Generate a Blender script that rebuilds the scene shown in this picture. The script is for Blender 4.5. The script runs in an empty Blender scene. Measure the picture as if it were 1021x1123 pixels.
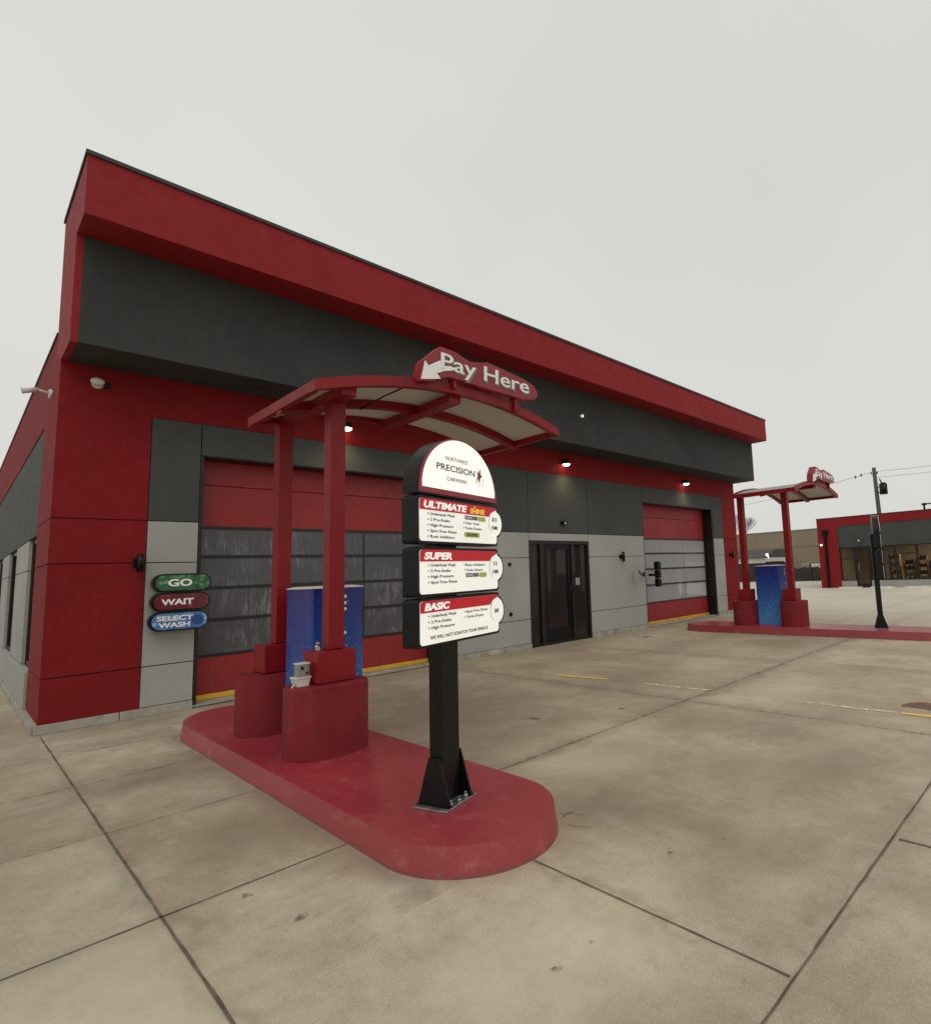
import bpy, bmesh, math, random
from mathutils import Vector, Matrix
random.seed(7)
PI = math.pi
scene = bpy.context.scene
col = scene.collection

# ---------------------------------------------------------------- materials
def new_mat(name):
    m = bpy.data.materials.new(name); m.use_nodes = True
    nt = m.node_tree
    return m, nt, nt.nodes['Principled BSDF']

def N(nt, kind, **kw):
    n = nt.nodes.new(kind)
    for k, v in kw.items():
        if k.startswith('i_'): n.inputs[k[2:]].default_value = v
        else: setattr(n, k, v)
    return n

def coords(nt, scale=(1, 1, 1)):
    g = N(nt, 'ShaderNodeNewGeometry')
    mp = N(nt, 'ShaderNodeMapping'); mp.inputs['Scale'].default_value = scale
    nt.links.new(g.outputs['Position'], mp.inputs['Vector'])
    return mp.outputs['Vector']

def noise(nt, scale, detail=6, rough=.6, vec=None, stretch=(1, 1, 1), dist=0):
    if vec is None: vec = coords(nt, stretch)
    n = N(nt, 'ShaderNodeTexNoise'); n.inputs['Scale'].default_value = scale
    n.inputs['Detail'].default_value = detail; n.inputs['Roughness'].default_value = rough
    n.inputs['Distortion'].default_value = dist
    nt.links.new(vec, n.inputs['Vector'])
    return n.outputs['Fac']

def ramp(nt, fac, stops):
    r = N(nt, 'ShaderNodeValToRGB')
    while len(r.color_ramp.elements) < len(stops): r.color_ramp.elements.new(.5)
    for e, (p, c) in zip(r.color_ramp.elements, stops):
        e.position = p; e.color = (c if len(c) == 4 else (*c, 1)) if isinstance(c, tuple) else (c, c, c, 1)
    nt.links.new(fac, r.inputs['Fac'])
    return r.outputs['Color']

def mixc(nt, fac, a, b, mode='MIX'):
    m = N(nt, 'ShaderNodeMix', data_type='RGBA', blend_type=mode)
    for sock, v in ((m.inputs[0], fac), (m.inputs[6], a), (m.inputs[7], b)):
        if hasattr(v, 'is_linked') or hasattr(v, 'links'): nt.links.new(v, sock)
        elif isinstance(v, (int, float)): sock.default_value = v
        else: sock.default_value = (*v, 1) if len(v) == 3 else v
    return m.outputs[2]

def mth(nt, op, a, b=None, clamp=False):
    m = N(nt, 'ShaderNodeMath', operation=op, use_clamp=clamp)
    for i, v in enumerate((a, b)):
        if v is None: continue
        if isinstance(v, (int, float)): m.inputs[i].default_value = v
        else: nt.links.new(v, m.inputs[i])
    return m.outputs[0]

def bump(nt, bsdf, h, strength=.2, dist=.01):
    b = N(nt, 'ShaderNodeBump'); b.inputs['Strength'].default_value = strength
    b.inputs['Distance'].default_value = dist
    nt.links.new(h, b.inputs['Height']); nt.links.new(b.outputs[0], bsdf.inputs['Normal'])

def paint(name, c, rough=.6, var=.12, scale=1.3, fine=60, bstr=.1, spec=.5, metal=0, dirt=0, streak=0):
    """painted surface: broad tone drift, fine grain, optional grime and rain streaks"""
    m, nt, b = new_mat(name)
    n1 = noise(nt, scale, 5, .6)
    lo = tuple(max(0, k*(1-var*1.6)) for k in c); hi = tuple(min(1, k*(1+var)) for k in c)
    cc = ramp(nt, n1, [(.3, lo), (.7, hi)])
    if dirt:
        d = noise(nt, 3.1, 9, .72)
        f = ramp(nt, d, [(.5, 0.), (.72, dirt)])
        cc = mixc(nt, f, cc, (.16, .13, .10))
    if streak:
        s = noise(nt, 2.2, 6, .6, stretch=(9, 9, .5))
        f = ramp(nt, s, [(.5, 0.), (.75, streak)])
        cc = mixc(nt, f, cc, (.10, .09, .08))
    nt.links.new(cc, b.inputs['Base Color'])
    n2 = noise(nt, fine, 4, .6)
    r = ramp(nt, noise(nt, 7, 4), [(.3, max(.02, rough-.1)), (.7, min(1, rough+.1))])
    nt.links.new(r, b.inputs['Roughness'])
    b.inputs['Metallic'].default_value = metal
    b.inputs['Specular IOR Level'].default_value = spec
    if bstr: bump(nt, b, n2, bstr, .004)
    return m

def plain(name, c, rough=.5, metal=0, emit=0, spec=.5):
    m, nt, b = new_mat(name)
    n1 = noise(nt, 4, 3)
    nt.links.new(ramp(nt, n1, [(.3, tuple(k*.93 for k in c)), (.7, tuple(min(1, k*1.05) for k in c))]), b.inputs['Base Color'])
    b.inputs['Roughness'].default_value = rough; b.inputs['Metallic'].default_value = metal
    b.inputs['Specular IOR Level'].default_value = spec
    if emit:
        b.inputs['Emission Color'].default_value = (*c, 1); b.inputs['Emission Strength'].default_value = emit
    return m

M = {}
RED = (.215, .0075, .0105)
M['red_stucco'] = paint('red_stucco', RED, .78, .09, .9, 55, .35, spec=.25, streak=.03)
M['red_fascia'] = paint('red_fascia', (.255, .0105, .0145), .72, .08, .7, 45, .25, spec=.3, streak=.03)
M['dark_panel'] = paint('dark_panel', (.064, .068, .066), .75, .10, .8, 50, .25, spec=.3, streak=.1)
M['dark_fascia'] = paint('dark_fascia', (.046, .048, .048), .8, .16, .6, 40, .3, spec=.25, streak=.1)
M['light_panel'] = paint('light_panel', (.37, .37, .35), .75, .07, .9, 60, .2, spec=.3, streak=.05)
M['joint_dark'] = paint('joint_dark', (.035, .03, .03), .9, .1)
M['cap_metal'] = paint('cap_metal', (.04, .037, .034), .5, .1, metal=.3)
M['base_concrete'] = paint('base_concrete', (.42, .39, .33), .9, .25, 3, 40, .5, spec=.2, dirt=.55)
M['black_metal'] = paint('black_metal', (.0055, .0055, .006), .34, .2, 3, 30, .04, spec=.28)
M['black_frame'] = paint('black_frame', (.010, .008, .008), .4, .2, 3, 30, .03)
M['door_red'] = paint('door_red', (.30, .012, .016), .5, .10, 1.2, 70, .08, streak=.2)
M['yellow'] = paint('yellow', (.72, .40, .03), .6, .15, 6, 60, .1, dirt=.35)
M['post_red'] = paint('post_red', (.235, .0055, .009), .42, .12, 2, 60, .05, spec=.32)
M['ped_red'] = paint('ped_red', (.215, .014, .021), .7, .14, 2.5, 24, .5, spec=.3, dirt=.10)
M['white_metal'] = paint('white_metal', (.72, .69, .66), .45, .06)
M['grey_metal'] = paint('grey_metal', (.34, .33, .31), .45, .1, metal=.4)
M['galvanised'] = paint('galvanised', (.42, .42, .41), .35, .35, 18, 30, .1, metal=.8)
M['interior'] = paint('interior', (.10, .10, .10), .9, .2)
M['interior_floor'] = paint('interior_floor', (.16, .15, .14), .4, .2)
M['roof'] = paint('roof', (.30, .30, .29), .9, .2)
M['ink'] = plain('ink', (.03, .03, .035), .6)
M['ink_grey'] = plain('ink_grey', (.20, .20, .19), .6)
M['white_ink'] = plain('white_ink', (.88, .86, .84), .5)
M['face_white'] = plain('face_white', (.93, .93, .84), .35, emit=.55)
M['menu_white'] = plain('menu_white', (.90, .90, .84), .35, emit=.40)
M['title_white'] = plain('title_white', (.95, .93, .90), .5, emit=.35)
M['menu_red'] = plain('menu_red', (.62, .010, .018), .4, emit=.10)
M['border_red'] = plain('border_red', (.32, .018, .045), .4)
M['gold'] = plain('gold', (.85, .50, .04), .4, emit=.3)
M['lime'] = plain('lime', (.52, .60, .12), .5)
M['plum'] = plain('plum', (.20, .05, .16), .5)
M['star_red'] = plain('star_red', (.35, .01, .03), .5)
M['lamp_glow'] = plain('lamp_glow', (1, .80, .52), .5, emit=9)
M['lamp_glow_small'] = plain('lamp_glow_small', (1, .93, .85), .5, emit=2.2)
M['tan_wall'] = paint('tan_wall', (.30, .25, .175), .9, .08, .25, 8, .1, spec=.2, streak=.1)
M['dark_fence'] = paint('dark_fence', (.045, .035, .032), .8, .3, 2)
M['shed_white'] = paint('shed_white', (.62, .60, .57), .7, .08, 1)
M['shed_roof'] = paint('shed_roof', (.07, .065, .062), .8, .2, 1)
M['bark'] = paint('bark', (.16, .14, .12), .9, .2, 8)
M['twig'] = paint('twig', (.36, .35, .33), .9, .25, 3)
M['wood_pole'] = paint('wood_pole', (.10, .10, .095), .85, .2, 4, streak=.2)
M['wire'] = plain('wire', (.12, .12, .12), .7)
M['sign_red'] = paint('sign_red', (.27, .018, .03), .4, .1, 5)
M['sign_red_side'] = paint('sign_red_side', (.30, .010, .018), .4, .1, 5)
M['kerb_white'] = paint('kerb_white', (.66, .63, .57), .85, .12, 4, dirt=.2)
M['rust'] = paint('rust', (.14, .07, .04), .8, .3, 9)

def glass(name, tint, transp, rough=.05, streaks=None, base=None):
    m, nt, b = new_mat(name)
    b.inputs['Base Color'].default_value = (*(base or tint), 1)
    b.inputs['Roughness'].default_value = rough
    tr = N(nt, 'ShaderNodeBsdfTransparent'); tr.inputs[0].default_value = (*tint, 1)
    mx = N(nt, 'ShaderNodeMixShader'); mx.inputs[0].default_value = transp
    out = nt.nodes['Material Output']
    nt.links.new(b.outputs[0], mx.inputs[1]); nt.links.new(tr.outputs[0], mx.inputs[2])
    nt.links.new(mx.outputs[0], out.inputs['Surface'])
    if streaks:
        s1 = noise(nt, 2.2, 8, .7, stretch=(9, 1, 1.1), dist=1.1)
        s2 = noise(nt, 1.6, 5, .6, stretch=(1, 1, 1.6))
        blotch = ramp(nt, s2, [(.44, 0.), (.64, 1.)])
        st = ramp(nt, s1, [(.46, 0.), (.72, 1.)])
        f = mth(nt, 'MULTIPLY', st, mth(nt, 'ADD', mth(nt, 'MULTIPLY', blotch, .85), .10), True)
        c = mixc(nt, f, streaks[0], streaks[1])
        nt.links.new(c, b.inputs['Base Color'])
        nt.links.new(mth(nt, 'SUBTRACT', transp, mth(nt, 'MULTIPLY', f, .30), True), mx.inputs[0])
        r = mth(nt, 'ADD', mth(nt, 'MULTIPLY', f, .5), rough); nt.links.new(r, b.inputs['Roughness'])
    return m
M['wet_glass'] = glass('wet_glass', (.8, .8, .85),   .25, .10, ((.098, .098, .112), (.33, .325, .325)))
M['clear_glass'] = glass('clear_glass', (.9, .9, .95), .45, .30, base=(.52, .51, .54))
M['dark_glass'] = glass('dark_glass', (.8, .76, .74), .55, .05, base=(.055, .042, .038))
M['shop_glass'] = glass('shop_glass', (.8, .78, .74), .6, .05, base=(.02, .02, .02))

# canopy roofing sheet: lets sky through
m, nt, b = new_mat('roof_sheet'); M['roof_sheet'] = m
cc = ramp(nt, noise(nt, 2.5, 6), [(.3, (.55, .52, .47)), (.7, (.68, .65, .60))]); nt.links.new(cc, b.inputs['Base Color'])
b.inputs['Roughness'].default_value = .5
tl = N(nt, 'ShaderNodeBsdfTranslucent'); tl.inputs[0].default_value = (.60, .55, .48, 1)
mx = N(nt, 'ShaderNodeMixShader'); mx.inputs[0].default_value = .36
nt.links.new(b.outputs[0], mx.inputs[1]); nt.links.new(tl.outputs[0], mx.inputs[2])
nt.links.new(mx.outputs[0], nt.nodes['Material Output'].inputs['Surface'])

# printed kiosk wrap: navy at the top running to sky blue at the foot, scattered droplets
m, nt, b = new_mat('kiosk_print'); M['kiosk_print'] = m
tc = N(nt, 'ShaderNodeTexCoord'); sp = N(nt, 'ShaderNodeSeparateXYZ'); nt.links.new(tc.outputs['Generated'], sp.inputs[0])
zz = mth(nt, 'ADD', sp.outputs['Z'], mth(nt, 'MULTIPLY', mth(nt, 'SUBTRACT', noise(nt, 5, 8, .7, dist=1.2), .5), .42))
base = ramp(nt, zz, [(0., (.05, .24, .56)), (.30, (.020, .14, .45)), (.58, (.010, .055, .30)), (1., (.008, .012, .17))])
vo = N(nt, 'ShaderNodeTexVoronoi'); vo.inputs['Scale'].default_value = 17; nt.links.new(coords(nt), vo.inputs['Vector'])
dr = ramp(nt, vo.outputs['Distance'], [(.05, 1.), (.16, 0.)])
dr = mth(nt, 'MULTIPLY', dr, ramp(nt, noise(nt, 5, 2), [(.42, 0.), (.55, .75)]))
vo2 = N(nt, 'ShaderNodeTexVoronoi'); vo2.inputs['Scale'].default_value = 60; nt.links.new(coords(nt), vo2.inputs['Vector'])
sp2 = mth(nt, 'MULTIPLY', ramp(nt, vo2.outputs['Distance'], [(.12, .9), (.38, 0.)]), ramp(nt, sp.outputs['Z'], [(.2, 1.), (.75, .05)]))
c1 = mixc(nt, dr, base, (.35, .5, .8)); c2 = mixc(nt, sp2, c1, (.38, .60, .85))
nt.links.new(c2, b.inputs['Base Color']); b.inputs['Roughness'].default_value = .3

# bubbly lens faces for the traffic signs
def lens(name, dark, light):
    m, nt, b = new_mat(name)
    vo = N(nt, 'ShaderNodeTexVoronoi', feature='SMOOTH_F1'); vo.inputs['Scale'].default_value = 14; nt.links.new(coords(nt), vo.inputs['Vector'])
    n = noise(nt, 9, 4)
    f = mth(nt, 'MULTIPLY', ramp(nt, vo.outputs['Distance'], [(.15, 1.), (.4, .15)]), ramp(nt, n, [(.35, .1), (.6, 1.)]))
    c = mixc(nt, f, dark, light)
    nt.links.new(c, b.inputs['Base Color']); b.inputs['Roughness'].default_value = .3
    nt.links.new(c, b.inputs['Emission Color']); b.inputs['Emission Strength'].default_value = .12
    return m
M['lens_green'] = lens('lens_green', (.008, .055, .02), (.16, .48, .20))
M['lens_red'] = lens('lens_red', (.10, .006, .010), (.20, .035, .04))
M['lens_blue'] = lens('lens_blue', (.035, .12, .30), (.25, .44, .62))

# red island paint: faded, scuffed
m, nt, b = new_mat('island_red'); M['island_red'] = m
n1 = noise(nt, 1.1, 5, .55); n2 = noise(nt, 7, 10, .78, stretch=(1.2, .6, 1)); n3 = noise(nt, 42, 6, .7)
c = ramp(nt, n1, [(.3, (.31, .027, .038)), (.55, (.35, .035, .047)), (.75, (.39, .046, .058))])
c = mixc(nt, ramp(nt, n2, [(.55, 0.), (.66, .42)]), c, (.54, .17, .165))
c = mixc(nt, ramp(nt, n3, [(.60, 0.), (.70, .40)]), c, (.15, .02, .025))
c = mixc(nt, ramp(nt, noise(nt, 13, 12, .85), [(.655, 0.), (.68, .85)]), c, (.36, .27, .21))
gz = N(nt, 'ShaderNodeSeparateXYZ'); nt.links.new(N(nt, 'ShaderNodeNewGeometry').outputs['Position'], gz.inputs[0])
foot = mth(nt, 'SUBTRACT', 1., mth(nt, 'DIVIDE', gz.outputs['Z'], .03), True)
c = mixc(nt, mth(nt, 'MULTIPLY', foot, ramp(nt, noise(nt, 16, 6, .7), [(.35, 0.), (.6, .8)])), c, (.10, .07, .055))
nt.links.new(c, b.inputs['Base Color'])
nt.links.new(ramp(nt, n1, [(.3, .26), (.7, .40)]), b.inputs['Roughness']); b.inputs['Specular IOR Level'].default_value = .85
bump(nt, b, mixc(nt, .35, n3, n2), .55, .012)

# concrete apron: worn tan slabs, dirt along the joints, tyre polish and stains
m, nt, b = new_mat('concrete_ground'); M['concrete'] = m
pos = N(nt, 'ShaderNodeNewGeometry').outputs['Position']
sx = N(nt, 'ShaderNodeSeparateXYZ'); nt.links.new(pos, sx.inputs[0]); X, Y = sx.outputs['X'], sx.outputs['Y']
big = noise(nt, .32, 6, .6, dist=.15); mid = noise(nt, 1.5, 9, .72); sm = noise(nt, 11, 7, .7); gr = noise(nt, 150, 3, .7)
stx = noise(nt, 2.6, 8, .75, stretch=(2.2, .5, 1))
c = ramp(nt, big, [(.38, (.365, .288, .200)), (.50, (.475, .390, .284)), (.62, (.60, .515, .395))])
c = mixc(nt, ramp(nt, mid, [(.36, .55), (.56, 0.)]), c, (.325, .240, .160))
m3 = noise(nt, 4.2, 9, .74, stretch=(.8, 1.15, 1))
c = mixc(nt, ramp(nt, m3, [(.48, 0.), (.66, .55)]), c, (.315, .245, .180))
m4 = noise(nt, .9, 9, .75, stretch=(1.2, .8, 1), dist=.1)
c = mixc(nt, ramp(nt, m4, [(.50, 0.), (.66, .5)]), c, (.70, .62, .48))
c = mixc(nt, ramp(nt, stx, [(.52, 0.), (.70, .30)]), c, (.68, .62, .50))
c = mixc(nt, ramp(nt, sm, [(.54, 0.), (.70, .45)]), c, (.27, .20, .14))
c = mixc(nt, ramp(nt, noise(nt, 60, 5, .78), [(.52, 0.), (.64, .38)]), c, (.72, .60, .45))
c = mixc(nt, ramp(nt, gr, [(.42, .38), (.55, 0.)]), c, (.22, .175, .125))
c = mixc(nt, ramp(nt, noise(nt, 7.5, 12, .85), [(.675, 0.), (.71, .6)]), c, (.20, .16, .12))
wob = mth(nt, 'MULTIPLY', mth(nt, 'SUBTRACT', noise(nt, 2.3, 5), .5), .5)
def band(coord, at, w, amt, gate=None):
    d = mth(nt, 'ABSOLUTE', mth(nt, 'SUBTRACT', mth(nt, 'ADD', coord, wob), at))
    f = mth(nt, 'SUBTRACT', 1., mth(nt, 'DIVIDE', d, w), True)
    f = mth(nt, 'MULTIPLY', mth(nt, 'MULTIPLY', f, amt), ramp(nt, noise(nt, 1.3, 5), [(.3, .2), (.62, 1.)]))
    if gate is not None: f = mth(nt, 'MULTIPLY', f, gate)
    return f
edge = mth(nt, 'MULTIPLY', mth(nt, 'SUBTRACT', noise(nt, 1.9, 8, .72), .5), 1.5)
def pool(x, y, rx, ry, amt):
    dx = mth(nt, 'DIVIDE', mth(nt, 'SUBTRACT', X, x), rx); dy = mth(nt, 'DIVIDE', mth(nt, 'SUBTRACT', Y, y), ry)
    d = mth(nt, 'SQRT', mth(nt, 'ADD', mth(nt, 'MULTIPLY', dx, dx), mth(nt, 'MULTIPLY', dy, dy)))
    return mth(nt, 'MULTIPLY', mth(nt, 'SUBTRACT', mth(nt, 'SUBTRACT', 1.25, d), edge, True), amt)
pl = None
for a in ((3.2, -3.0, 1.3, 1.6, .60), (5.2, -3.6, 1.3, .9, .42), (3.6, -6.9, .9, .5, .45), (4.3, -6.2, .45, .9, .40), (.45, -2.6, .7, .45, .5), (.55, -4.6, .5, .5, .38), (2.25, -5.9, .4, .5, .42), (8.6, -2.4, 1.6, .6, .35), (-.6, -3.4, .5, .35, .35), (1.9, -7.1, .5, .25, .3)):
    q = pool(*a); pl = q if pl is None else mth(nt, 'MAXIMUM', pl, q)
c = mixc(nt, pl, c, (.205, .150, .105))
lt = None
for a in ((2.6, -5.2, .7, .7, .45), (.9, -6.8, .8, .5, .4), (-.3, -6.0, .5, .8, .5), (5.8, -5.6, 1.2, .5, .35), (3.4, -5.0, .6, .5, .35), (7, -4.2, 1.3, .6, .3)):
    q = pool(*a); lt = q if lt is None else mth(nt, 'MAXIMUM', lt, q)
c = mixc(nt, lt, c, (.70, .60, .44))
left = mth(nt, 'LESS_THAN', X, 1.0)
isl_y = mth(nt, 'MULTIPLY', mth(nt, 'LESS_THAN', Y, -1.3), mth(nt, 'GREATER_THAN', Y, -6.1))
fs = [band(Y, -2.9, .30, .55, left), band(Y, -1.1, .5, .5, left), band(Y, -3.75, .16, .5, left), band(Y, -5.22, .12, .35, left),
      band(Y, -5.0, .20, .6, mth(nt, 'GREATER_THAN', X, 2.0)), band(Y, -7.5, .35, .4), band(X, 4.9, .22, .45), band(X, 7.8, .3, .4), band(X, 2.2, .35, .45), band(Y, -.35, .6, .45), band(X, .88, .16, .6, isl_y), band(X, 2.0, .16, .6, isl_y), band(Y, -7.62, .06, .5), band(X, .02, .07, .5), band(X, 1.405, .05, .4, mth(nt, 'LESS_THAN', Y, -6.2))]
tot = fs[0]
for q in fs[1:]: tot = mth(nt, 'MAXIMUM', tot, q)
c = mixc(nt, tot, c, (.185, .15, .11))
# each pour a slightly different tone
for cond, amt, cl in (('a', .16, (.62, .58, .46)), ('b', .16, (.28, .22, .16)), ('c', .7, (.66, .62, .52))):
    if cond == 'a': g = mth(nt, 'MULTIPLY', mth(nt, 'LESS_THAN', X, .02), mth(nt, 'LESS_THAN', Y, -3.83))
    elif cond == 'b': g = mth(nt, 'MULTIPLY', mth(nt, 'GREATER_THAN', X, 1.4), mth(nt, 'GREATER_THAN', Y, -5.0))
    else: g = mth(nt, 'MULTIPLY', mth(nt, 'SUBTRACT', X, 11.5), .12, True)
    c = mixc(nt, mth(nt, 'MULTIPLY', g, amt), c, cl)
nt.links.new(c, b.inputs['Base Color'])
nt.links.new(ramp(nt, mid, [(.3, .55), (.7, .85)]), b.inputs['Roughness']); b.inputs['Specular IOR Level'].default_value = .35
bump(nt, b, mixc(nt, .5, gr, sm), .35, .004)

m, nt, b = new_mat('joint_filler'); M['joint'] = m
n = noise(nt, 6, 6, .7)
nt.links.new(ramp(nt, n, [(.35, (.075, .058, .042)), (.65, (.19, .15, .11))]), b.inputs['Base Color']); b.inputs['Roughness'].default_value = .95
def worn(name, cpaint, lo, hi):
    m, nt, b = new_mat(name); M[name] = m
    b.inputs['Base Color'].default_value = (*cpaint, 1); b.inputs['Roughness'].default_value = .8
    tr = N(nt, 'ShaderNodeBsdfTransparent'); mx = N(nt, 'ShaderNodeMixShader')
    n = noise(nt, 14, 8, .75)
    nt.links.new(ramp(nt, n, [(lo, 0.), (hi, 1.)]), mx.inputs[0])
    nt.links.new(tr.outputs[0], mx.inputs[1]); nt.links.new(b.outputs[0], mx.inputs[2])
    nt.links.new(mx.outputs[0], nt.nodes['Material Output'].inputs['Surface'])
worn('marking_yellow', (.78, .54, .12), .30, .44)
worn('marking_faint', (.80, .72, .52), .42, .55)
worn('hairline', (.20, .16, .115), .40, .68)
worn('stain', (.17, .12, .09), .44, .60)
worn('stain_rust', (.20, .10, .06), .36, .52)

# ---------------------------------------------------------------- geometry helpers
class B:
    """collects shapes; build() links them as one mesh object"""
    def __init__(s): s.bm = bmesh.new(); s.bevel = 0
    def box(s, x0, x1, y0, y1, z0, z1, mat=0, bev=0):
        x0, x1 = sorted((x0, x1)); y0, y1 = sorted((y0, y1)); z0, z1 = sorted((z0, z1))
        v = [s.bm.verts.new(p) for p in ((x0,y0,z0),(x1,y0,z0),(x1,y1,z0),(x0,y1,z0),(x0,y0,z1),(x1,y0,z1),(x1,y1,z1),(x0,y1,z1))]
        fs = [s.bm.faces.new([v[i] for i in f]) for f in ((0,3,2,1),(4,5,6,7),(0,1,5,4),(1,2,6,5),(2,3,7,6),(3,0,4,7))]
        for f in fs: f.material_index = mat
        if bev:
            es = list({e for f in fs for e in f.edges})
            bmesh.ops.bevel(s.bm, geom=es, offset=bev, segments=2, profile=.5, affect='EDGES')
        return s
    def prism(s, pts, a, b_, axis='z', mat=0, bev=0, bevtop=False):
        """polygon pts (2-D) swept along axis from a to b_"""
        def P(p, t):
            return {'z': (p[0], p[1], t), 'y': (p[0], t, p[1]), 'x': (t, p[0], p[1])}[axis]
        v0 = [s.bm.verts.new(P(p, a)) for p in pts]; v1 = [s.bm.verts.new(P(p, b_)) for p in pts]
        n = len(pts); fs = []
        for i in range(n): fs.append(s.bm.faces.new((v0[i], v0[(i+1) % n], v1[(i+1) % n], v1[i])))
        f0 = s.bm.faces.new(v0[::-1]); f1 = s.bm.faces.new(v1)
        fs += [f0, f1]
        for f in fs: f.material_index = mat
        if bev: bmesh.ops.bevel(s.bm, geom=list(f1.edges) + ([] if bevtop else list(f0.edges)), offset=bev, segments=3, profile=.5, affect='EDGES')
        return s
    def tube(s, p, q, r0, r1=None, seg=12, mat=0, caps=True):
        r1 = r0 if r1 is None else r1
        p, q = Vector(p), Vector(q); d = (q-p).normalized()
        u = d.orthogonal().normalized(); w = d.cross(u)
        a = [s.bm.verts.new(p + r0*(math.cos(2*PI*i/seg)*u + math.sin(2*PI*i/seg)*w)) for i in range(seg)]
        c = [s.bm.verts.new(q + r1*(math.cos(2*PI*i/seg)*u + math.sin(2*PI*i/seg)*w)) for i in range(seg)]
        for i in range(seg):
            f = s.bm.faces.new((a[i], a[(i+1) % seg], c[(i+1) % seg], c[i])); f.smooth = True; f.material_index = mat
        if caps:
            s.bm.faces.new(a[::-1]).material_index = mat; s.bm.faces.new(c).material_index = mat
        return s
    def path(s, pts, r, seg=6, mat=0):
        for p, q in zip(pts, pts[1:]): s.tube(p, q, r, seg=seg, mat=mat)
        return s
    def ball(s, c, r, sq=(1, 1, 1), mat=0, seg=14):
        mt = Matrix.Translation(c) @ Matrix.Diagonal((*[r*k for k in sq], 1))
        g = bmesh.ops.create_uvsphere(s.bm, u_segments=seg, v_segments=seg//2+2, radius=1, matrix=mt)
        for f in {f for v in g['verts'] for f in v.link_faces}: f.smooth = True; f.material_index = mat
        return s
    def text(s, string, width, origin, ux, uz, depth=.002, bold=0., shear=0., height=None, center=False, mat=0):
        """string set to the given width; origin = left end of the baseline; ux = reading direction, uz = up"""
        cu = bpy.data.curves.new('t', 'FONT'); cu.body = string; cu.size = 1; cu.offset = bold; cu.shear = shear
        cu.extrude = .5; cu.resolution_u = 3
        ob = bpy.data.objects.new('t', cu); col.objects.link(ob)
        dg = bpy.context.evaluated_depsgraph_get(); me = bpy.data.meshes.new_from_object(ob.evaluated_get(dg))
        xs = [v.co.x for v in me.vertices]; ys = [v.co.y for v in me.vertices]
        x0, w = min(xs), max(xs)-min(xs); y0 = 0
        k = width/w; ky = k if height is None else height/max(ys)
        ux, uz, o = Vector(ux).normalized(), Vector(uz).normalized(), Vector(origin); nn = ux.cross(uz)
        if center: o = o - ux*width/2
        vs = [s.bm.verts.new(o + ux*(v.co.x-x0)*k + uz*(v.co.y-y0)*ky + nn*((v.co.z)*depth*2)) for v in me.vertices]
        for p in me.polygons:
            try: s.bm.faces.new([vs[i] for i in p.vertices]).material_index = mat
            except ValueError: pass
        bpy.data.objects.remove(ob); bpy.data.curves.remove(cu); bpy.data.meshes.remove(me)
        return s
    def build(s, name, mats, parent=None, origin=None, **props):
        if origin is None:
            origin = Vector((0, 0, 0)); 
            p = parent
            while p is not None: origin = origin + Vector(p.location) if not p.get('_local') else origin; p = p.parent
            q = parent; loc = False
            while q is not None: loc = loc or bool(q.get('_local')); q = q.parent
            if loc: origin = Vector((0, 0, 0))
        if any(origin): bmesh.ops.translate(s.bm, verts=s.bm.verts, vec=-Vector(origin))
        bmesh.ops.recalc_face_normals(s.bm, faces=s.bm.faces)
        me = bpy.data.meshes.new(name); s.bm.to_mesh(me); s.bm.free()
        for mt in ([mats] if isinstance(mats, str) else mats): me.materials.append(M[mt])
        o = bpy.data.objects.new(name, me); col.objects.link(o); o.parent = parent
        for k, v in props.items(): o[k] = v
        return o

def thing(name, label, cat, loc=(0, 0, 0), rz=0, group=None, local=False):
    o = bpy.data.objects.new(name, None); col.objects.link(o); o.location = loc; o.rotation_euler = (0, 0, rz)
    o.empty_display_size = .2
    o['label'] = label; o['category'] = cat
    if group: o['group'] = group
    if local: o['_local'] = 1
    return o
def top(b, name, mat, label, cat, base, group=None):
    o = b.build(name, mat, None, origin=base); o.location = base
    o['label'] = label; o['category'] = cat
    if group: o['group'] = group
    return o
def copy_tree(o, parent=None):
    c = o.copy(); col.objects.link(c); c.parent = parent
    for ch in list(o.children): copy_tree(ch, c)
    return c
def arc(cx, cy, r, a0, a1, n, ry=None):
    ry = r if ry is None else ry
    return [(cx + r*math.cos(math.radians(a0+(a1-a0)*i/n)), cy + ry*math.sin(math.radians(a0+(a1-a0)*i/n))) for i in range(n+1)]
def rrect(x0, x1, y0, y1, r, n=6):
    return arc(x1-r, y0+r, r, -90, 0, n) + arc(x1-r, y1-r, r, 0, 90, n) + arc(x0+r, y1-r, r, 90, 180, n) + arc(x0+r, y0+r, r, 180, 270, n)

# ---------------------------------------------------------------- ground
b = B()
vs = [b.bm.verts.new(p) for p in ((-250, -250, 0), (350, -250, 0), (350, 350, 0), (-250, 350, 0))]; b.bm.faces.new(vs)
b.build('ground', 'concrete', kind='structure')

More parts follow.
